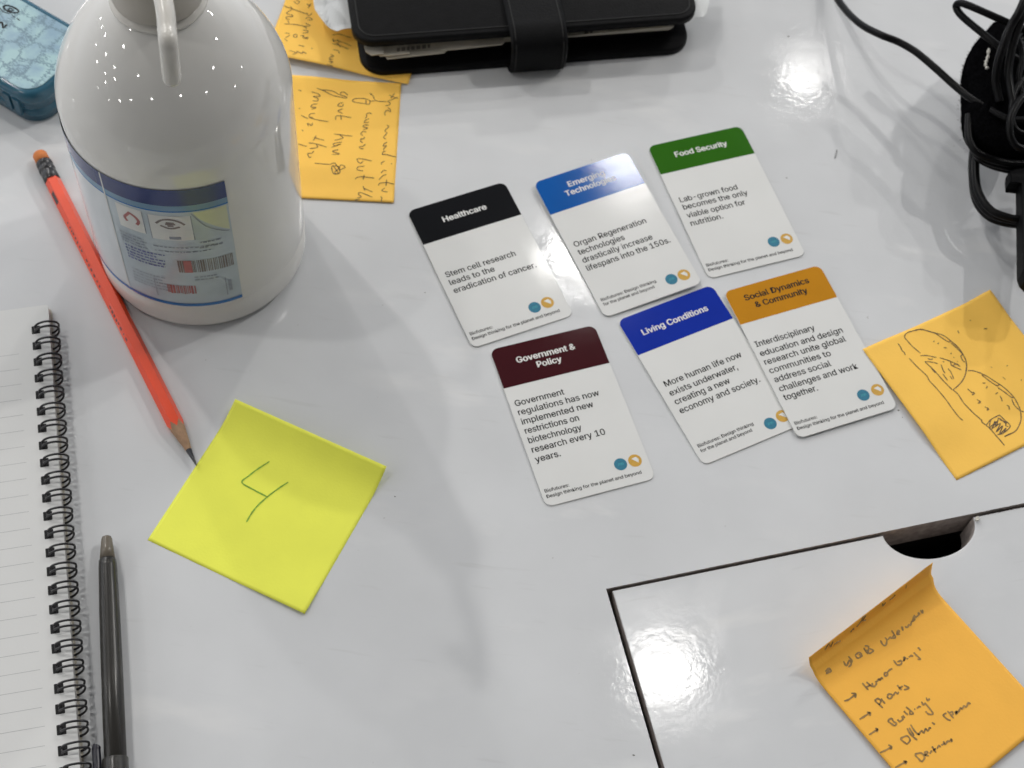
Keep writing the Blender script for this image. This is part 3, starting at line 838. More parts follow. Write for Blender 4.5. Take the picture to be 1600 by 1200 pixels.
# the heading stands on the bent-up strip: measured along its upper edge and down from it
P0, P1 = Vector((1257, 1019)), Vector((1461, 889))
ue = (P1 - P0).normalized()
ve = Vector((-ue.y, ue.x))
bm = bmesh.new()
for st in L0:
    q = []
    for x, y in st:
        d = Vector((1240 + x * 0.15, 880 + y * 0.15)) - P0
        q.append(Vector((min(max(d.dot(ue) / (P1 - P0).length, 0.01), 0.99) * WN, min(max(d.dot(ve), 2.0), 24.0) * 0.00058, 0)))
    add_ribbon(bm, [nb_.at(c.x, c.y, 0.00013) + Vector((-nb_.ey.x, -nb_.ey.y, 0)) * -0.00012 - nb_.o for c in (catmull(q, 4) if len(q) > 2 else q)], 0.0006)
obj('heading_line', bm, M['marker_ink'], nb_.root)

# ------------------------------------------------------------------ pump bottle
BX, BY, BR, BZ1, BHD, BN = -0.15442, 0.41010, 0.048236, 0.11414, 0.056835, 1.62
bottle = empty('pump_bottle', (BX, BY, 0))
prof = [(BR - 0.010, 0.0012), (BR - 0.008, 0.0)]
for k in range(9):
    a = PI / 2 * k / 8
    prof.append((BR - 0.0055 + 0.0055 * math.sin(a), 0.0055 - 0.0055 * math.cos(a)))
for z in (0.0175, 0.018, 0.0195):
    prof.append((BR - (0.0003 if z == 0.018 else 0.0), z))
prof += [(BR, 0.05), (BR, 0.09), (BR, 0.108)]
for k in range(0, 37):
    a = PI / 2 * k / 40
    r, z = BR * math.cos(a) ** (2 / BN), BZ1 + BHD * math.sin(a) ** (2 / BN)
    if r < 0.0172: break
    prof.append((r, z))
prof.append((0.0165, prof[-1][1] + 0.002))
bm = bmesh.new()
add_lathe(bm, prof, 128)
obj('bottle_body', bm, M['bottle'], bottle, True)

# collar with a rim, pump head, nozzle
bm = bmesh.new()
add_lathe(bm, [(0.0178, 0.1600), (0.0183, 0.1636), (0.0188, 0.1642), (0.0189, 0.1650), (0.0186, 0.1656), (0.0172, 0.1659), (0.0170, 0.1672)], 72)
obj('neck_ring', bm, M['pump'], bottle, True)
bm = bmesh.new()
n = 120
rings = []
for z, r in ((0.1668, 0.0170), (0.1674, 0.0175), (0.1682, 0.0178), (0.182, 0.0175), (0.1845, 0.0168), (0.1855, 0.0155)):
    rings.append([bm.verts.new(((r - (0.00022 if k % 2 and 0.168 < z < 0.184 else 0)) * math.cos(2 * PI * k / n), (r - (0.00022 if k % 2 and 0.168 < z < 0.184 else 0)) * math.sin(2 * PI * k / n), z)) for k in range(n)])
for A, B in zip(rings, rings[1:]):
    for k in range(n):
        bm.faces.new((A[k], A[(k + 1) % n], B[(k + 1) % n], B[k]))
bm.faces.new(rings[-1]); bm.faces.new(list(reversed(rings[0])))
obj('collar', bm, M['collar'], bottle, True)
bm = bmesh.new()
add_lathe(bm, [(0.0075, 0.1845), (0.0075, 0.2000), (0.0120, 0.2010), (0.0130, 0.2040), (0.0130, 0.2130), (0.0115, 0.2160), (0.004, 0.2165)], 40)
obj('pump_head', bm, M['pump'], bottle, True)
bc = Vector((BX, BY, 0))
a0 = Vector((BX, BY, 0.2085))
a1 = W(257, 10, 0.2085)
a2 = W(263, 66, 0.2070)
a3 = W(269, 128, 0.1880)
path = catmull([a0, a0.lerp(a1, 0.5), a1, a2.lerp(a1, 0.35), a2, a2.lerp(a3, 0.35), a3], 8)
path = [p - bc for p in path]
bm = bmesh.new()
add_tube(bm, path, [0.0033] * (len(path) - 2) + [0.0031, 0.0026], 20)
obj('nozzle', bm, M['pump'], bottle, True)

# wrap-around label
def cpt(az, z, dr=0.0003):
    a = math.radians(az)
    return Vector(((BR + dr) * math.cos(a), (BR + dr) * math.sin(a), z))

def add_patch(bm, a0, a1, z0, z1, dr, skew=0.0):
    n = max(1, int(abs(a1 - a0) / 1.5))
    lo = [bm.verts.new(cpt(a0 + (a1 - a0) * i / n, z0, dr)) for i in range(n + 1)]
    hi = [bm.verts.new(cpt(a0 + (a1 - a0) * i / n, z1, dr)) for i in range(n + 1)]
    for i in range(n):
        bm.faces.new((lo[i], lo[i + 1], hi[i + 1], hi[i]))

def patch(name, a0, a1, z0, z1, dr, mat, parent):
    bm = bmesh.new()
    add_patch(bm, a0, a1, z0, z1, dr)
    return obj(name, bm, mat, parent, True)

def cyl_strokes(name, strokes, width, dr, mat, parent):
    bm = bmesh.new()
    for st in strokes:
        pts = catmull([(a, z, 0) for a, z in st], 4) if len(st) > 2 else [Vector((*s, 0)) for s in st]
        k = BR * PI / 180
        for i in range(len(pts) - 1):
            p, q = pts[i], pts[i + 1]
            d = Vector(((q.x - p.x) * k, q.y - p.y))
            if d.length < 1e-7: continue
            s = Vector((-d.y, d.x)).normalized() * width / 2
            bm.faces.new([bm.verts.new(cpt(c.x + sg * s.x / k, c.y + sg * s.y, dr)) for c, sg in ((p, -1), (q, -1), (q, 1), (p, 1))])
    return obj(name, bm, mat, parent)

LA0, LA1 = -205.0, -54.5
lab = patch('label', LA0, LA1, 0.0205, 0.1060, 0.00030, M['label'], bottle)
patch('label_overlap', LA0, -117.5, 0.0225, 0.0935, 0.00034, M['label_light'], lab)
patch('label_fold', -117.5, -116.6, 0.0225, 0.1060, 0.00048, M['label_white'], lab)
patch('header_band', LA0, LA1, 0.0955, 0.1060, 0.00040, M['navy'], lab)
patch('header_stripe', LA0, LA1, 0.0922, 0.0955, 0.00042, M['lightblue'], lab)
patch('header_line', LA0, LA1, 0.0912, 0.0922, 0.00044, M['midblue'], lab)
patch('foot_stripe', LA0, LA1, 0.0205, 0.0228, 0.00044, M['midblue'], lab)
bm = bmesh.new()
nq = 10
top_r = [bm.verts.new(cpt(-72 + 16.5 * i / nq, 0.0905, 0.00038)) for i in range(nq + 1)]
bot_r = [bm.verts.new(cpt(-72 + 16.5 * i / nq, 0.0900 - 0.0165 * (i / nq) ** 0.7, 0.00038)) for i in range(nq + 1)]
for i in range(nq):
    bm.faces.new((bot_r[i], bot_r[i + 1], top_r[i + 1], top_r[i]))
obj('yellow_field', bm, M['label_yellow'], lab)
patch('hazard_box', -111.5, -97.5, 0.0735, 0.0895, 0.00040, M['label_white'], lab)
cyl_strokes('flame_symbol', [[(-106.5, 0.0790), (-107.5, 0.0815), (-105.5, 0.0842), (-104.0, 0.0862)], [(-104.5, 0.0858), (-101.5, 0.0840), (-100.0, 0.0812), (-101.5, 0.0785)]], 0.0014, 0.00046, M['label_red'], lab)
patch('warning_box', -94.5, -73.5, 0.0715, 0.0885, 0.00040, M['label_white'], lab)
cyl_strokes('eye_symbol', [[(-91.0, 0.0830), (-87.5, 0.0858), (-83.0, 0.0862), (-79.0, 0.0845), (-77.0, 0.0825)], [(-89.0, 0.0818), (-84.5, 0.0800), (-79.5, 0.0812)], [(-86.5, 0.0830), (-81.5, 0.0830)], [(-86, 0.0840), (-82, 0.0838)], [(-85.5, 0.0818), (-82.5, 0.0818)]], 0.0011, 0.00046, M['label_dark'], lab)
cyl_strokes('box_outline', [[(-94.5, 0.0715), (-73.5, 0.0715)], [(-73.5, 0.0715), (-73.5, 0.0885)], [(-94.5, 0.0715), (-94.5, 0.0885)], [(-97.3, 0.0735), (-97.3, 0.0895)]], 0.0004, 0.00044, M['label_grey'], lab)
cyl_strokes('barcode_frame', [[(-99, 0.0400), (-99, 0.0265)], [(-99, 0.0265), (-62, 0.0265)], [(-62, 0.0265), (-62, 0.0400)]], 0.0004, 0.00044, M['label_grey'], lab)
cyl_strokes('curved_rule', [[(-73, 0.0900), (-67, 0.0800), (-58, 0.0735), (-56, 0.0732)]], 0.0004, 0.00044, M['label_grey'], lab)
rnd = random.Random(3)
def print_rows(name, a0, a1, z_top, rows, dz_, h, mat, gap=0.35):
    bm = bmesh.new()
    for r_ in range(rows):
        z = z_top - r_ * dz_
        a = a0 + rnd.uniform(0, 1.0)
        end = a1 - rnd.uniform(0, (a1 - a0) * 0.3)
        while a < end:
            w = rnd.uniform(0.7, 2.6)
            hh = h * rnd.uniform(0.6, 1.0)
            add_patch(bm, a, min(a + w, end), z - hh, z, 0.00045)
            a += w + rnd.uniform(gap, gap * 2.2)
    return obj(name, bm, mat, lab)
print_rows('small_print', -113.5, -97, 0.0690, 4, 0.0021, 0.0011, M['label_grey'])
print_rows('bold_print', -112.5, -90, 0.0600, 5, 0.0022, 0.0013, M['label_blueprint'])
print_rows('small_print', -95, -62, 0.0665, 2, 0.0032, 0.0010, M['label_grey'], 0.5)
print_rows('small_print', -72, -57, 0.0695, 2, 0.0034, 0.0014, M['label_grey'])
print_rows('small_print', -112, -88, 0.0420, 5, 0.0024, 0.0008, M['label_grey'])
print_rows('small_print', -78, -60, 0.0440, 2, 0.0022, 0.0007, M['label_grey'])
patch('caption_print', -85.8, -80.0, 0.0722, 0.0742, 0.00047, M['label_grey'], lab)
bm = bmesh.new()
a = -84.5
while a < -56.5:
    w = rnd.choice([0.3, 0.5, 0.9])
    add_patch(bm, a, a + w, 0.0475, 0.0565, 0.00046)
    a += w + rnd.choice([0.3, 0.45, 0.8])
obj('barcode', bm, M['label_dark'], lab)
patch('barcode_smudge', -81.5, -77.5, 0.0475, 0.0565, 0.00050, M['label_red'], lab)
bm = bmesh.new()
a = -92.5
while a < -78:
    w = rnd.choice([0.4, 0.7, 1.1])
    add_patch(bm, a, a + w, 0.0305 + rnd.uniform(0, 0.001), 0.0372, 0.00046)
    a += w + rnd.choice([0.35, 0.6])
obj('red_barcode', bm, M['label_red'], lab)
patch('side_print', -60.8, -59.0, 0.0290, 0.0375, 0.00046, M['label_grey'], lab)
tag(bottle, 'white plastic pump bottle with a blue banded label, standing on the table', 'bottle')

# ------------------------------------------------------------------ pencil
PR = 0.0038
pz = PR * 0.866
pA, pB = W(61, 240, pz), W(307, 727, pz * 0.9)
pax = (pB - pA); plen = pax.length; pax.normalize()
pencil = empty('pencil', (pA.x, pA.y, 0))
side = Vector((-pax.y, pax.x, 0)).normalized()
upv = pax.cross(side)
if upv.z < 0: side = -side; upv = -upv
def pp(s, ang_, r):
    return pA + pax * s + side * (r * math.cos(ang_)) + upv * (r * math.sin(ang_)) - Vector((pA.x, pA.y, 0))
hexa = []
for k in range(12):
    a_ = PI / 6 * k
    hexa.append((a_, PR if k % 2 == 0 else PR * 0.866))
S_FER, S_BODY = 0.0185, plen - 0.0215
cone = lambda r: plen - r / PR * 0.0235
bm = bmesh.new()
R0 = [bm.verts.new(pp(S_FER, a_, r)) for a_, r in hexa]
R1 = [bm.verts.new(pp(cone(r), a_, r)) for a_, r in hexa]
for k in range(12):
    bm.faces.new((R0[k], R0[(k + 1) % 12], R1[(k + 1) % 12], R1[k]))
bm.faces.new(list(reversed(R0)))
pb = obj('pencil_body', bm, M['pencil'], pencil)
bm = bmesh.new()
R1 = [bm.verts.new(pp(cone(r), a_, r)) for a_, r in hexa]
R2 = [bm.verts.new(pp(plen - 0.0085, a_, PR * 0.36)) for a_, r in hexa]
for k in range(12):
    bm.faces.new((R1[k], R1[(k + 1) % 12], R2[(k + 1) % 12], R2[k]))
obj('wood_tip', bm, M['wood'], pencil, True)
bm = bmesh.new()
add_tube(bm, [pp(plen - 0.0086, 0, 0), pp(plen - 0.0008, 0, 0), pp(plen, 0, 0)], [PR * 0.362, 0.0004, 0.0002], 14)
obj('lead', bm, M['lead'], pencil, True)
bm = bmesh.new()
prf = [(0.0062, 0.0037), (0.0066, 0.00395), (0.0085, 0.00395), (0.0088, 0.0037), (0.0100, 0.0037), (0.0103, 0.00395), (0.0120, 0.00395), (0.0123, 0.0037), (0.0136, 0.0037), (0.0139, 0.0039), (0.0183, 0.0039), (0.0186, 0.0037)]
add_tube(bm, [pp(s, 0, 0) for s, r in prf], [r for s, r in prf], 24)
obj('ferrule', bm, M['ferrule'], pencil, True)
bm = bmesh.new()
prf = [(-0.0002, 0.0022), (0.0002, 0.0030), (0.0012, 0.0035), (0.0063, 0.0035)]
add_tube(bm, [pp(s, 0, 0) for s, r in prf], [r for s, r in prf], 20)
obj('eraser', bm, M['eraser'], pencil, True)
# black stamp and worn lettering on the facet that faces the notebook
bm = bmesh.new()
left_sign = 1 if side.x < 0 else -1
def facet(s0, s1, w0, w1, ai):
    """patch on the facet centred at angle ai"""
    r = PR * 0.866 + 0.00004
    tang = (-math.sin(ai), math.cos(ai))
    vs = []
    for s, w in ((s0, w0), (s1, w0), (s1, w1), (s0, w1)):
        q = pA + pax * s + side * (r * math.cos(ai) + tang[0] * w) + upv * (r * math.sin(ai) + tang[1] * w) - Vector((pA.x, pA.y, 0))
        vs.append(bm.verts.new(q))
    bm.faces.new(vs)
ai = PI / 6 + 2 * PI / 3 if left_sign < 0 else PI / 6
facet(0.0262, 0.0335, -0.0011, 0.0012, ai)
s = 0.046
while s < 0.118:
    w = rnd.uniform(0.0006, 0.0020)
    if not (0.064 < s < 0.069 or 0.088 < s < 0.096):
        facet(s, s + w, -0.0006, rnd.uniform(0.0002, 0.0008), ai)
    s += w + rnd.uniform(0.0006, 0.0022)
obj('stamped_lettering', bm, M['ferrule'], pencil)
tag(pencil, 'sharpened orange pencil with a black ferrule and orange eraser, lying by the bottle', 'pencil')

# ------------------------------------------------------------------ notebook
NT = 0.0056
h0, h1 = W(55.5, 515.5, NT), W(97.5, 1173, NT)
nd_ = (h1 - h0); pitch = nd_.length / 23; nd_.normalize()         # along the wire binding, towards the sitter
nx_ = Vector((-nd_.y, nd_.x, 0))                                 # towards the outside of the binding
if nx_.x < 0: nx_ = -nx_
rzb = math.atan2(-nd_.x, nd_.y) + PI
corner = W(75, 476, NT)
edge_off = (corner - h0).dot(nx_)
top_off = (h0 - corner).dot(nd_)
notebook = empty('spiral_notebook', (corner.x, corner.y, 0), math.atan2(nx_.y, nx_.x))
# local: x outwards (0 at the page edge), y up the page (0 at its top edge)
LEN, WID = 0.245, 0.150
bm = bmesh.new()
add_prism(bm, rounded_outline(-WID, -LEN, 0.0, 0.0, 0.0012, 3), 0.0012, NT)
for f in bm.faces: f.material_index = 0
bm.normal_update()
for f in bm.faces: f.material_index = 0 if f.normal.z > 0.5 else 1
obj('page_block', bm, [M['page'], M['page_edge']], notebook)
bm = bmesh.new()
add_prism(bm, rounded_outline(-WID - 0.0015, -LEN - 0.0015, 0.0008, 0.0008, 0.002, 3), 0.0, 0.0011)
obj('back_cover', bm, M['tab'], notebook)
bm = bmesh.new()
l0, l1 = W(30, 553, NT), W(71, 1165, NT)
yl0 = -(l0 - corner).dot(nd_); yl1 = -(l1 - corner).dot(nd_)
xr = (l0 - corner).dot(nx_)
xr1 = (l1 - corner).dot(nx_)
for i in range(27):
    y = yl0 + (yl1 - yl0) * i / 23
    if y < -LEN + 0.004: break
    x_end = xr + (xr1 - xr) * i / 23 + random.uniform(-0.0004, 0.0004)
    add_flat(bm, [(-WID + 0.006, y - 0.00009), (x_end, y - 0.00009), (x_end, y + 0.00009), (-WID + 0.006, y + 0.00009)], NT + 0.00003)
obj('ruled_lines', bm, M['rule'], notebook)
RR = 0.0052
hx = -(edge_off)
xc = hx + RR * 0.985
ring_me = hole_shade_me = None
for i in range(26):
    y = -(top_off) - pitch * i
    if y < -LEN + 0.003: break
    if ring_me is None:
        bm = bmesh.new()
        for sgn in (-1, 1):
            pts = []
            for k in range(30):
                a_ = PI + 0.10 - (2 * PI - 0.20) * k / 29
                yy = sgn * 0.00122
                # the two wires lean together at the far side of the loop
                pts.append((RR * math.cos(a_), yy - 0.0013 * max(0.0, -math.sin(a_)) * 0.9, RR * math.sin(a_) * (0.72 if math.sin(a_) > 0 else 0.98)))
            add_tube(bm, pts, 0.0005, 8)
        add_tube(bm, catmull([(-RR * 0.99, -0.00105, 0.0004), (-RR * 0.99, 0, 0.0003), (-RR * 0.99, 0.00105, 0.0004)], 3), 0.00042, 8)
        ro = obj('binding_ring', bm, M['wire'], notebook, True)
        ring_me = ro.data
        bm = bmesh.new()
        add_prism(bm, rounded_outline(-0.0017, -0.0021, 0.0020, 0.0021, 0.0003, 2), 0.0, 0.00005)  # dark slab on the page, standing in for the shade inside a hole
        ho = obj('punched_hole_shade', bm, M['hole'], notebook)
        hole_shade_me = ho.data
    else:
        ro = bpy.data.objects.new('binding_ring', ring_me); COL.objects.link(ro); ro.parent = notebook
        ho = bpy.data.objects.new('punched_hole_shade', hole_shade_me); COL.objects.link(ho); ho.parent = notebook
    ro.location = (xc, y, NT + 0.0002)
    ro.rotation_euler = (0, 0, random.uniform(-0.03, 0.03))
    ho.location = (hx, y, NT)
tag(notebook, 'open ruled notebook with black twin loop wire binding, left of the pen', 'notebook')

# ------------------------------------------------------------------ pen
PNR = 0.0043
qa, qb = W(166.5, 838, PNR), W(181, 1200, PNR)
pd = (qb - qa).normalized()
pen = empty('ballpoint_pen', (qa.x, qa.y, 0))
def penpt(s, dx=0.0, dz_=0.0):
    q = qa + pd * s + Vector((-pd.y, pd.x, 0)) * dx + Vector((0, 0, dz_))
    return q - Vector((qa.x, qa.y, 0))
bm = bmesh.new()
prf = [(0.0105, 0.0031), (0.0112, 0.0036), (0.014, 0.0038), (0.034, 0.0042), (0.060, 0.0044), (0.145, 0.0044)]
add_tube(bm, [penpt(s) for s, r in prf], [r for s, r in prf], 28)
obj('barrel', bm, M['pen_body'], pen, True)
bm = bmesh.new()
prf = [(0.0, 0.0012), (0.0004, 0.0019), (0.0015, 0.0023), (0.006, 0.0028), (0.0104, 0.0032)]
add_tube(bm, [penpt(s) for s, r in prf], [r for s, r in prf], 24)
obj('end_plug', bm, M['pen_plug'], pen, True)
bm = bmesh.new()
add_tube(bm, [penpt(0.013, -0.0002, 0.0), penpt(0.06, -0.0004), penpt(0.143, -0.0004)], 0.0022, 14)
obj('refill', bm, M['refill'], pen, True)
bm = bmesh.new()
prf = [(0.0965, 0.0049), (0.097, 0.0051), (0.150, 0.0050), (0.152, 0.0040)]
add_tube(bm, [penpt(s, 0, 0.0006) for s, r in prf], [r for s, r in prf], 28)
obj('cap', bm, M['pen_body'], pen, True)
bm = bmesh.new()
sgn = 1 if Vector((-pd.y, pd.x, 0)).x < 0 else -1
cl = [penpt(0.0905, sgn * 0.0066, 0.0010), penpt(0.0915, sgn * 0.0070, 0.0012), penpt(0.094, sgn * 0.0070, 0.0012), penpt(0.110, sgn * 0.0066, 0.0012), penpt(0.140, sgn * 0.0062, 0.0012), penpt(0.146, sgn * 0.0045, 0.0012)]
add_tube(bm, catmull(cl, 4), [0.0010] + [0.0017] * (len(catmull(cl, 4)) - 1), 14)
obj('clip', bm, M['refill'], pen, True)
tag(pen, 'smoky black ballpoint pen lying between the notebook and the yellow note', 'pen')

# ------------------------------------------------------------------ organizer
OA, OB = W(566, 123, 0.0), W(1079, 84, 0.0)
orz = math.atan2((OB - OA).y, (OB - OA).x)
org = empty('planner', (OA.x, OA.y, 0), orz)
OL = (OB - OA).length
inv = Matrix.Rotation(-orz, 4, 'Z') @ Matrix.Translation(-Vector((OA.x, OA.y, 0)))
def ol(u, v, z):
    return inv @ W(u, v, z)
ZT = 0.0235
c0, c1 = ol(553, 67, ZT), ol(1093, 23, ZT)
OD = 0.125
print('planner', OL, c0, c1)
bm = bmesh.new()
add_prism(bm, rounded_outline(0, 0, OL, OD, 0.012, 8), 0.0004, 0.0046, 0.0012, 3)
obj('back_cover', bm, M['leather'], org, True)
bm = bmesh.new()
x0, y0_, x1 = c0.x, c0.y, c1.x
add_prism(bm, rounded_outline(x0, y0_, x1, OD, 0.011, 8), ZT - 0.0042, ZT, 0.0013, 3)
for v in bm.verts:                                        # soft cover: a little padded in the middle, sagging at the rim
    v.co.z += 0.0
obj('front_cover', bm, M['leather'], org, True)
bm = bmesh.new()
so = rounded_outline(x0 + 0.0035, y0_ + 0.0035, x1 - 0.0035, OD - 0.0035, 0.008, 8)
pts = [(a, b, ZT + 0.00005) for a, b in so]
add_tube(bm, pts, 0.00045, 6, True)
obj('stitching', bm, M['stitch'], org, True)
# spine on the far side
bm = bmesh.new()
add_tube(bm, [(0.006, OD - 0.002, ZT / 2), (OL * 0.5, OD + 0.001, ZT / 2), (OL - 0.006, OD - 0.002, ZT / 2)], ZT / 2 - 0.0004, 20)
obj('spine', bm, M['leather'], org, True)
# inner lining that holds the paper, and the paper with its dividers
bm = bmesh.new()
add_prism(bm, rounded_outline(0.006, 0.010, OL - 0.006, OD - 0.01, 0.008, 6), 0.0047, 0.0100, 0.001, 2)
obj('lining', bm, M['leather'], org, True)
pa_l = ol(600, 78, 0.014)
bm = bmesh.new()
add_prism(bm, rounded_outline(0.0085, 0.0085, OL - 0.009, OD - 0.014, 0.003, 3), 0.0101, 0.0170)
obj('page_block', bm, M['tab'], org)
def tab(corners, z, depth=0.03):
    """divider sheet whose near edge runs through picture positions"""
    q = [ol(u, v, z) for u, v in corners]
    a_, b_ = q[0], q[-1]
    bm = bmesh.new()
    add_prism(bm, [(b_.x, b_.y), (b_.x, b_.y + depth), (a_.x, a_.y + depth), (a_.x, a_.y)] if len(q) == 2 else [(p.x, p.y) for p in reversed(q)] + [(a_.x, a_.y + depth), (b_.x, b_.y + depth)][::1][:0] + [(a_.x, a_.y + depth), (b_.x, b_.y + depth)], z - 0.0005, z)
    bmesh.ops.recalc_face_normals(bm, faces=bm.faces[:])
    return obj('divider_tab', bm, M['tab'], org)
tab([(567, 62), (571, 80), (580, 86), (600, 84)], 0.0165)
tab([(586, 74), (594, 88), (640, 84)], 0.0150)
tab([(598, 80), (605, 92), (694, 82.5), (699, 78)], 0.0135)
tab([(690, 79), (784, 69.5), (788, 66)], 0.0150)
tab([(886, 57), (937, 51.5), (940, 48)], 0.0150)
tab([(930, 52), (1052, 41.5), (1054, 36)], 0.0140)
tab([(1000, 42), (1064, 30), (1068, 24)], 0.0168)
for (ua, va), (ub, vb), z in (((620, 77), (672, 71), 0.0152), ((913, 49), (926, 47.5), 0.0152), ((950, 42), (962, 40.5), 0.0145), ((1026, 34), (1042, 31.5), 0.0170)):
    bm = bmesh.new()
    k = 0.0
    L_ = ub - ua
    while k < 1.0:
        w = rnd.uniform(3.5, 6.5) / L_
        add_flat(bm, [ol(ua + L_ * t, va + (vb - va) * t + dv, z) for t, dv in ((k, 4), (min(k + w, 1), 4), (min(k + w, 1), -2), (k, -2))], z + 0.00004)
        k += w + 2.5 / L_
    obj('tab_print', bm, M['tab_print'], org)
# strap that closes it: over the front cover, round the near edge, under the back cover
sx0, sx1 = ol(795, 60, 0.02).x, ol(885, 60, 0.02).x
print('strap', sx0, sx1)
prof_s = [(0.060, ZT + 0.0012), (0.030, ZT + 0.0016), (0.010, ZT + 0.0022), (0.002, ZT + 0.0020), (-0.0045, ZT - 0.0010), (-0.0068, ZT - 0.0060), (-0.0068, 0.0080), (-0.0050, 0.0030), (-0.0015, 0.0016), (0.004, 0.0012)]
pts = catmull([(0, a, b) for a, b in prof_s], 5)
bm = bmesh.new()
N_ = len(pts)
th = 0.0022
rows = []
for i, q in enumerate(pts):
    t_ = pts[min(i + 1, N_ - 1)] - pts[max(i - 1, 0)]
    nn = Vector((0, t_.z, -t_.y)).normalized()
    if i < 3 and nn.z < 0: nn = -nn
    row = []
    for xx, off in ((sx0, 0), (sx0 + 0.0012, th / 2), (sx1 - 0.0012, th / 2), (sx1, 0), (sx1 - 0.0012, -th / 2), (sx0 + 0.0012, -th / 2)):
        row.append(bm.verts.new((xx, q.y + nn.y * off, q.z + nn.z * off)))
    rows.append(row)
for A, B in zip(rows, rows[1:]):
    for k in range(6):
        bm.faces.new((A[k], A[(k + 1) % 6], B[(k + 1) % 6], B[k]))
bm.faces.new(rows[0]); bm.faces.new(list(reversed(rows[-1])))
bmesh.ops.recalc_face_normals(bm, faces=bm.faces[:])
st = obj('strap', bm, M['leather'], org)
bm = bmesh.new()
for xx in (sx0 + 0.0025, sx1 - 0.0025):
    add_tube(bm, [(xx, q.y + (-0.0012 if q.z < ZT else 0), q.z + (0.00115 if q.z >= ZT else 0)) for q in pts[:34]], 0.0004, 6)
obj('strap_stitching', bm, M['stitch'], st, True)
tag(org, 'black leather planner closed with a wide strap, stuffed with paper dividers', 'planner')

# loose papers sticking out of the organizer
def crumpled(name, poly, z, amp, label, cat, seed, t=0.0003, mat='sheet'):
    bm = bmesh.new()
    f = add_flat(bm, poly, 0)
    xs = [p[0] for p in poly]; ys = [p[1] for p in poly]
    slice_mesh(bm, 22, 22, min(xs), min(ys), max(xs), max(ys))
    rr_ = random.Random(seed)
    ph = [rr_.uniform(0, 6) for _ in range(6)]
    def hz(x, y):
        q = abs(math.sin(x * 210 + y * 60 + ph[0])) + 0.6 * abs(math.sin(x * 90 - y * 160 + ph[1])) + 0.4 * abs(math.sin(x * 300 + y * 260 + ph[2]))
        return amp * q
    for v in bm.verts:
        v.co.z = z + hz(v.co.x, v.co.y)
    r_ = bmesh.ops.extrude_face_region(bm, geom=bm.faces[:])
    for v in [g for g in r_['geom'] if isinstance(g, bmesh.types.BMVert)]:
        v.co.z -= t
    bmesh.ops.recalc_face_normals(bm, faces=bm.faces[:])
    c = Vector((sum(xs) / len(xs), sum(ys) / len(ys), 0))
    for v in bm.verts: v.co -= c
    o = obj(name, bm, M[mat])
    o.location = c
    return tag(o, label, cat)
zz = 0.0107
poly = [W(*q, zz)[:2] for q in ((575, 36), (527, 47), (519, 43), (509, 36), (500, 26), (492, 14), (489, -4), (486, -40), (580, -40))]
crumpled('crumpled_paper', poly, zz - 0.002, 0.0011, 'crumpled white paper sticking out of the left side of the planner', 'paper', 4)
zz = 0.0150
poly = [W(*q, zz)[:2] for q in ((1045, 40), (1066, 30), (1098, 26), (1104, 20), (1108, 4), (1110, -40), (1020, -40))]
crumpled('folded_paper', poly, zz - 0.0006, 0.0004, 'white sheet edge sticking out of the right side of the planner', 'paper', 9)

# ------------------------------------------------------------------ teal case
ZC = 0.0215
ck = W(66, 164, ZC)                                      # near corner of the lid
d1 = (W(0, 128, ZC) - W(40, 152, ZC)).normalized()          # along the long side, away to the left
crz = math.atan2(-d1.y, -d1.x)                            # local +x points to the end by the bottle
case = empty('hard_case', (0, 0, 0), crz)
cinv = Matrix.Rotation(-crz, 4, 'Z')
lc = lambda u, v, z: cinv @ W(u, v, z)
ya = lc(30, 150, ZC).y
yb = lc(80, 17, ZC).y
xe = lc(118, 100, ZC).x
print('case', ya, yb, xe, lc(60, 165, ZC))
cx_, cy_ = xe, (ya + yb) / 2
case.location = Matrix.Rotation(crz, 4, 'Z') @ Vector((xe - 0.05, cy_, 0))
hw = abs(yb - ya) / 2
def cout(m, r):
    return rounded_outline(-0.075 + m, -hw + m, 0.05 - m, hw - m, r, 8)
bm = bmesh.new()
add_prism(bm, cout(0.0022, 0.010), 0.0, 0.0010)
add_prism(bm, cout(0.0010, 0.012), 0.0011, 0.0110)
obj('case_base', bm, M['case'], case, True)
bm = bmesh.new()
add_prism(bm, cout(0.0, 0.0125), 0.0114, ZC, 0.003, 4)
lid = obj('case_lid', bm, M['case'], case, True)
bm = bmesh.new()
add_prism(bm, cout(0.0036, 0.010), ZC + 0.00005, ZC + 0.0004, 0.0002, 1)
obj('lid_panel', bm, M['case_panel'], lid)
mwc = Matrix.Translation(case.location) @ Matrix.Rotation(crz, 4, 'Z')
ci = mwc.inverted()
bm = bmesh.new()
def case_stroke(pts, w):
    q = [ci @ W(u, v, ZC + 0.0005) for u, v in pts]
    add_ribbon(bm, catmull(q, 6) if len(q) > 2 else q, w)
case_stroke([(5, 11), (10, 8.5), (18, 10), (26, 14), (29, 18), (25, 20), (16, 19), (8, 15), (5, 11)], 0.0009)
case_stroke([(4, 10), (10, 8), (18, 10), (27, 15)], 0.0007)
case_stroke([(12, 14), (17, 13), (21, 16), (16, 17), (12, 14)], 0.0006)
case_stroke([(-4, 38), (3, 35), (5, 43), (11, 38)], 0.0011)
case_stroke([(0, 12), (3, 17), (10, 20), (16, 21)], 0.0005)
case_stroke([(18, 22), (20, 25), (24, 27)], 0.0004)
case_stroke([(26, 28), (31, 32)], 0.0005)
obj('lid_writing', bm, M['ink'], lid)
bm = bmesh.new()
for xx in (0.030, 0.036):
    add_box(bm, xx, -hw - 0.0006, 0.006, xx + 0.004, -hw + 0.001, 0.0165)
obj('latch', bm, M['case'], case)
tag(case, 'translucent teal hard case with a crackled pale lid, behind the bottle', 'case')

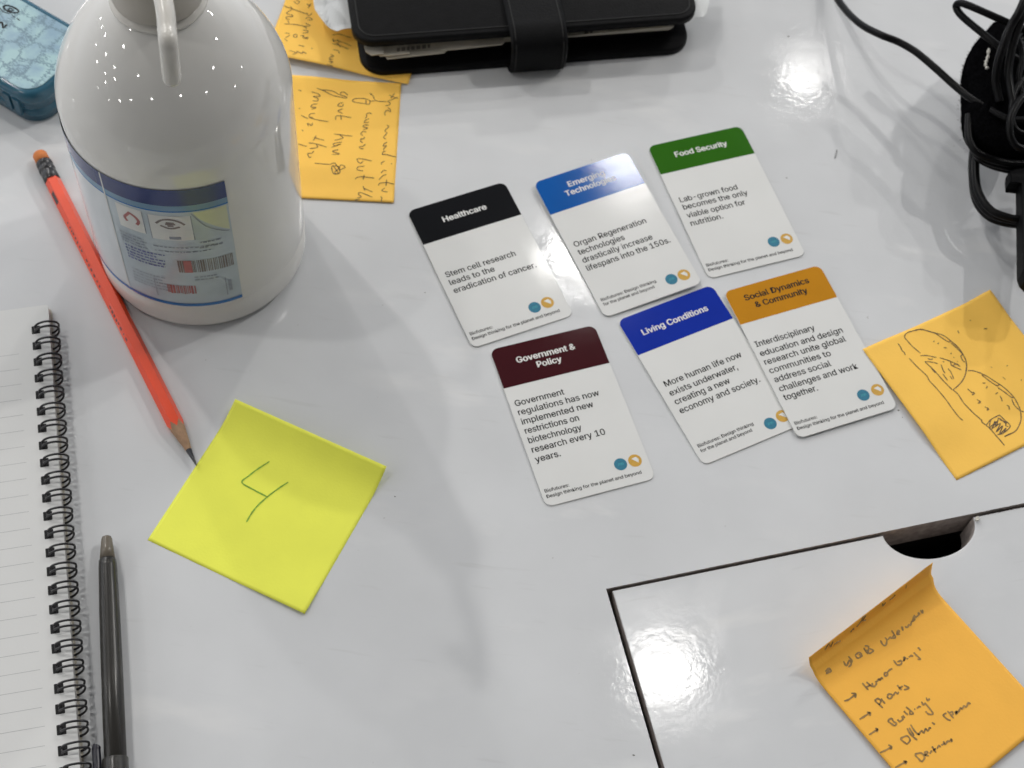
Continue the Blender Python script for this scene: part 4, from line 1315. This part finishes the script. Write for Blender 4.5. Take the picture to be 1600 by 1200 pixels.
# ------------------------------------------------------------------ cables
bundle = empty('cable_bundle', W(1570, 200))
bo = bundle.location.copy()
def cable(name, pts, rad, parent, mat='cord', n=10, seg=12):
    q = [W(u, v, z) - bo for u, v, z in pts]
    bm = bmesh.new()
    add_tube(bm, catmull(q, n), rad, seg)
    return obj(name, bm, M[mat], parent, True)
C_R = 0.0019
# hook-and-loop strap: a fuzzy oval pad wrapped round the coil
bm = bmesh.new()
oc = [(1518, 74), (1538, 48), (1557, 32), (1582, 34), (1615, 48), (1642, 100), (1645, 180), (1625, 225), (1590, 238), (1550, 232), (1523, 214), (1511, 185), (1509, 140), (1509, 104)]
zs = 0.034
loopw = [W(u, v, zs) - bo for u, v in oc]
cen = sum(loopw, Vector((0, 0, 0))) / len(loopw)
sm_loop = catmull(loopw, 8, True)
nl_ = len(sm_loop)
layers = [(0.93, -0.012), (0.98, -0.009), (1.0, -0.004), (0.97, 0.001), (0.86, 0.0045), (0.6, 0.006), (0.3, 0.0065)]
rings = []
for f_, dz_ in layers:
    rings.append([bm.verts.new(cen + (q - cen) * (f_ + rnd.uniform(-0.008, 0.008)) + Vector((0, 0, dz_ + rnd.uniform(-0.0004, 0.0004)))) for q in sm_loop])
for A, B in zip(rings, rings[1:]):
    for k in range(nl_):
        bm.faces.new((A[k], A[(k + 1) % nl_], B[(k + 1) % nl_], B[k]))
bm.faces.new(rings[-1]); bm.faces.new(list(reversed(rings[0])))
strap = obj('hook_strap', bm, M['velcro'], bundle, True)
bm = bmesh.new()
for k in range(900):                                       # fluff
    i = rnd.randrange(nl_)
    f_, dz_ = rnd.choice(layers[1:5])
    q = cen + (sm_loop[i] - cen) * f_ + Vector((0, 0, dz_ + rnd.uniform(-0.004, 0.001)))
    d = ((sm_loop[i] - cen).normalized() + Vector((rnd.uniform(-.8, .8), rnd.uniform(-.8, .8), rnd.uniform(-.3, .8)))).normalized()
    ln = rnd.uniform(0.0006, 0.0019)
    s_ = d.orthogonal().normalized() * 0.00009
    bm.faces.new([bm.verts.new(q - s_), bm.verts.new(q + s_), bm.verts.new(q + d * ln)])
fl = obj('strap_fluff', bm, M['velcro'], strap)
fl['kind'] = 'stuff'
bm = bmesh.new()
add_tube(bm, catmull([W(u, v, 0.0412) - bo for u, v in ((1545, 76), (1543, 90), (1540, 100), (1543, 108))], 5), [0.0004 + 0.0003 * (i % 3) for i in range(16)], 6)
obj('lint', bm, M['scrap'], strap)

# loose loops of the coil
cable('cord_strand', [(1640, 62, 0.050), (1590, 42, 0.053), (1540, 20, 0.054), (1512, 8, 0.053), (1499, 5, 0.051), (1494, 11, 0.048), (1503, 25, 0.047), (1530, 48, 0.047), (1560, 72, 0.047), (1600, 100, 0.045)], C_R, bundle)
cable('cord_strand', [(1612, -30, 0.070), (1594, 15, 0.066), (1580, 40, 0.062), (1568, 70, 0.058), (1559, 100, 0.053), (1556, 130, 0.047), (1562, 160, 0.043)], 0.0021, bundle)
cable('cord_strand', [(1622, -30, 0.068), (1602, 15, 0.064), (1590, 45, 0.060), (1580, 80, 0.055), (1576, 120, 0.050), (1585, 170, 0.046)], 0.0021, bundle)
cable('cord_strand', [(1580, 55, 0.052), (1593, 65, 0.054), (1598, 90, 0.052), (1592, 120, 0.049), (1597, 150, 0.046)], 0.0015, bundle)
cable('cord_strand', [(1640, 20, 0.050), (1610, 45, 0.050), (1590, 70, 0.049)], 0.0018, bundle)
cable('cord_strand', [(1640, 110, 0.046), (1608, 118, 0.048), (1588, 140, 0.048), (1580, 175, 0.046), (1590, 205, 0.043), (1630, 215, 0.041)], 0.0016, bundle)
cable('cord_strand', [(1640, 135, 0.047), (1600, 150, 0.049), (1578, 190, 0.047), (1588, 228, 0.042), (1640, 240, 0.040)], 0.0019, bundle)
cable('cord_strand', [(1548, 172, 0.0405), (1565, 182, 0.0415), (1585, 188, 0.042), (1640, 186, 0.042)], 0.0019, bundle)
# strands round the bottom of the coil
for k_, (dx, dy, dzz) in enumerate(((0, 0, 0), (2, 6, -0.003), (5, 11, -0.006))):
    cable('cord_strand', [(1514 + dx, 180, 0.034 + dzz), (1513 + dx, 205 + dy * .4, 0.034 + dzz), (1517 + dx, 225 + dy * .6, 0.034 + dzz), (1530 + dx, 240 + dy, 0.033 + dzz), (1560 + dx, 252 + dy, 0.031 + dzz), (1600, 256 + dy, 0.030 + dzz), (1650, 250 + dy, 0.030 + dzz)], C_R, bundle)
for k_, (dx, dy, dzz) in enumerate(((0, 0, 0), (5, -3, 0.003), (-1, 6, -0.005))):
    cable('cord_strand', [(1530 + dx, 205, 0.020 + dzz), (1521 + dx, 240, 0.019 + dzz), (1520 + dx, 275, 0.019 + dzz), (1525 + dx, 305 + dy, 0.019 + dzz), (1540 + dx, 328 + dy, 0.020 + dzz), (1562 + dx, 340 + dy, 0.021 + dzz), (1600, 345 + dy, 0.022 + dzz), (1660, 335 + dy, 0.022 + dzz)], C_R, bundle)
tag(bundle, 'bundle of black cables tied with a fuzzy black strap', 'cables')

# the moulded plug that ends beside the coil
plug = empty('power_plug', W(1600, 350))
po = plug.location.copy()
def pl(u, v, z): return (W(u, v, z) - po)
bm = bmesh.new()
zt = 0.030
ol_ = [pl(*q, zt) for q in ((1596, 284), (1597, 360), (1598, 425), (1602, 437), (1611, 446), (1652, 450), (1667, 300), (1642, 255), (1588, 262), (1578, 266), (1579, 282))]
n_ = len(ol_)
lv = []
for f_, z in ((0.96, 0.0215), (1.0, 0.0235), (1.0, 0.028), (0.985, 0.0298), (0.95, 0.0305)):
    c_ = sum(ol_, Vector()) / n_
    lv.append([bm.verts.new((c_.x + (q.x - c_.x) * f_, c_.y + (q.y - c_.y) * f_, z)) for q in ol_])
for A, B in zip(lv, lv[1:]):
    for k in range(n_):
        bm.faces.new((A[k], A[(k + 1) % n_], B[(k + 1) % n_], B[k]))
bm.faces.new(lv[-1]); bm.faces.new(list(reversed(lv[0])))
bmesh.ops.recalc_face_normals(bm, faces=bm.faces[:])
obj('plug_body', bm, M['plug'], plug)
bm = bmesh.new()
add_tube(bm, [(0.020, -0.006, 0.0), (0.020, -0.006, 0.0217)], 0.010, 20)
obj('plug_foot', bm, M['plug'], plug)
tag(plug, 'black plastic plug at the end of the bundled cables', 'plug')

# single cord that runs to the bundle
cordp = [(1290, -46, 0.004), (1302, -14, 0.008), (1320, 14, 0.015), (1345, 38, 0.024), (1375, 54, 0.031), (1405, 66, 0.032), (1432, 82, 0.033), (1462, 107, 0.034), (1492, 134, 0.035), (1520, 156, 0.037), (1548, 172, 0.038)]
base = W(1400, 66)
bm = bmesh.new()
q = [W(u, v, z) - base for u, v, z in cordp]
add_tube(bm, catmull(q, 10), 0.0019, 14)
o = obj('extension_cable', bm, M['cord'], None, True)
o.location = base
tag(o, 'thin black cord running across the table to the cable bundle', 'cord')

# ------------------------------------------------------------------ small litter
base = W(1306, 241)
bm = bmesh.new()
add_tube(bm, catmull([W(u, v, 0.0004) - base for u, v in ((1307.5, 234), (1306.5, 240), (1304.5, 247))], 5), 0.00016, 6)
o = obj('lint_fibre', bm, M['speck'], None, True); o.location = base
tag(o, 'tiny dark fibre on the white table near the cords', 'lint')
base = W(1524, 812)
bm = bmesh.new()
pts = [W(u, v, 0.0) - base for u, v in ((1524, 808), (1528, 806.5), (1532, 811), (1528, 815), (1523, 814))]
a_ = [bm.verts.new((p.x, p.y, 0.0)) for p in pts]; b_ = [bm.verts.new((p.x * .8, p.y * .8, 0.0008 + 0.0003 * (i % 2))) for i, p in enumerate(pts)]
for k in range(5): bm.faces.new((a_[k], a_[(k + 1) % 5], b_[(k + 1) % 5], b_[k]))
bm.faces.new(b_); bm.faces.new(list(reversed(a_)))
bmesh.ops.recalc_face_normals(bm, faces=bm.faces[:])
o = obj('paper_crumb', bm, M['scrap']); o.location = base + Vector((0, 0, 0.0))
tag(o, 'tiny pale paper crumb at the right end of the finger notch', 'crumb')
bm = bmesh.new()
for u, v, r_ in ((1039, 288, 0.0005), (1229, 278, 0.0004), (1404, 641, 0.0006), (1410, 652, 0.0003), (664, 457, 0.0004), (990, 1180, 0.0006), (617, 776, 0.0004), (1232, 57, 0.0006), (924, 250, 0.0004)):
    c_ = W(u, v, 0.00004)
    st_ = rnd.uniform(0.4, 1.0)
    bm.faces.new([bm.verts.new((c_.x + r_ * math.cos(2 * PI * i / 9) * rnd.uniform(0.6, 1.1), c_.y + st_ * r_ * math.sin(2 * PI * i / 9) * rnd.uniform(0.6, 1.1), 0.00005)) for i in range(9)])
o = obj('dirt_specks', bm, M['speck'])
tag(o, 'scattered dirt specks on the white table', 'dirt', kind='stuff')
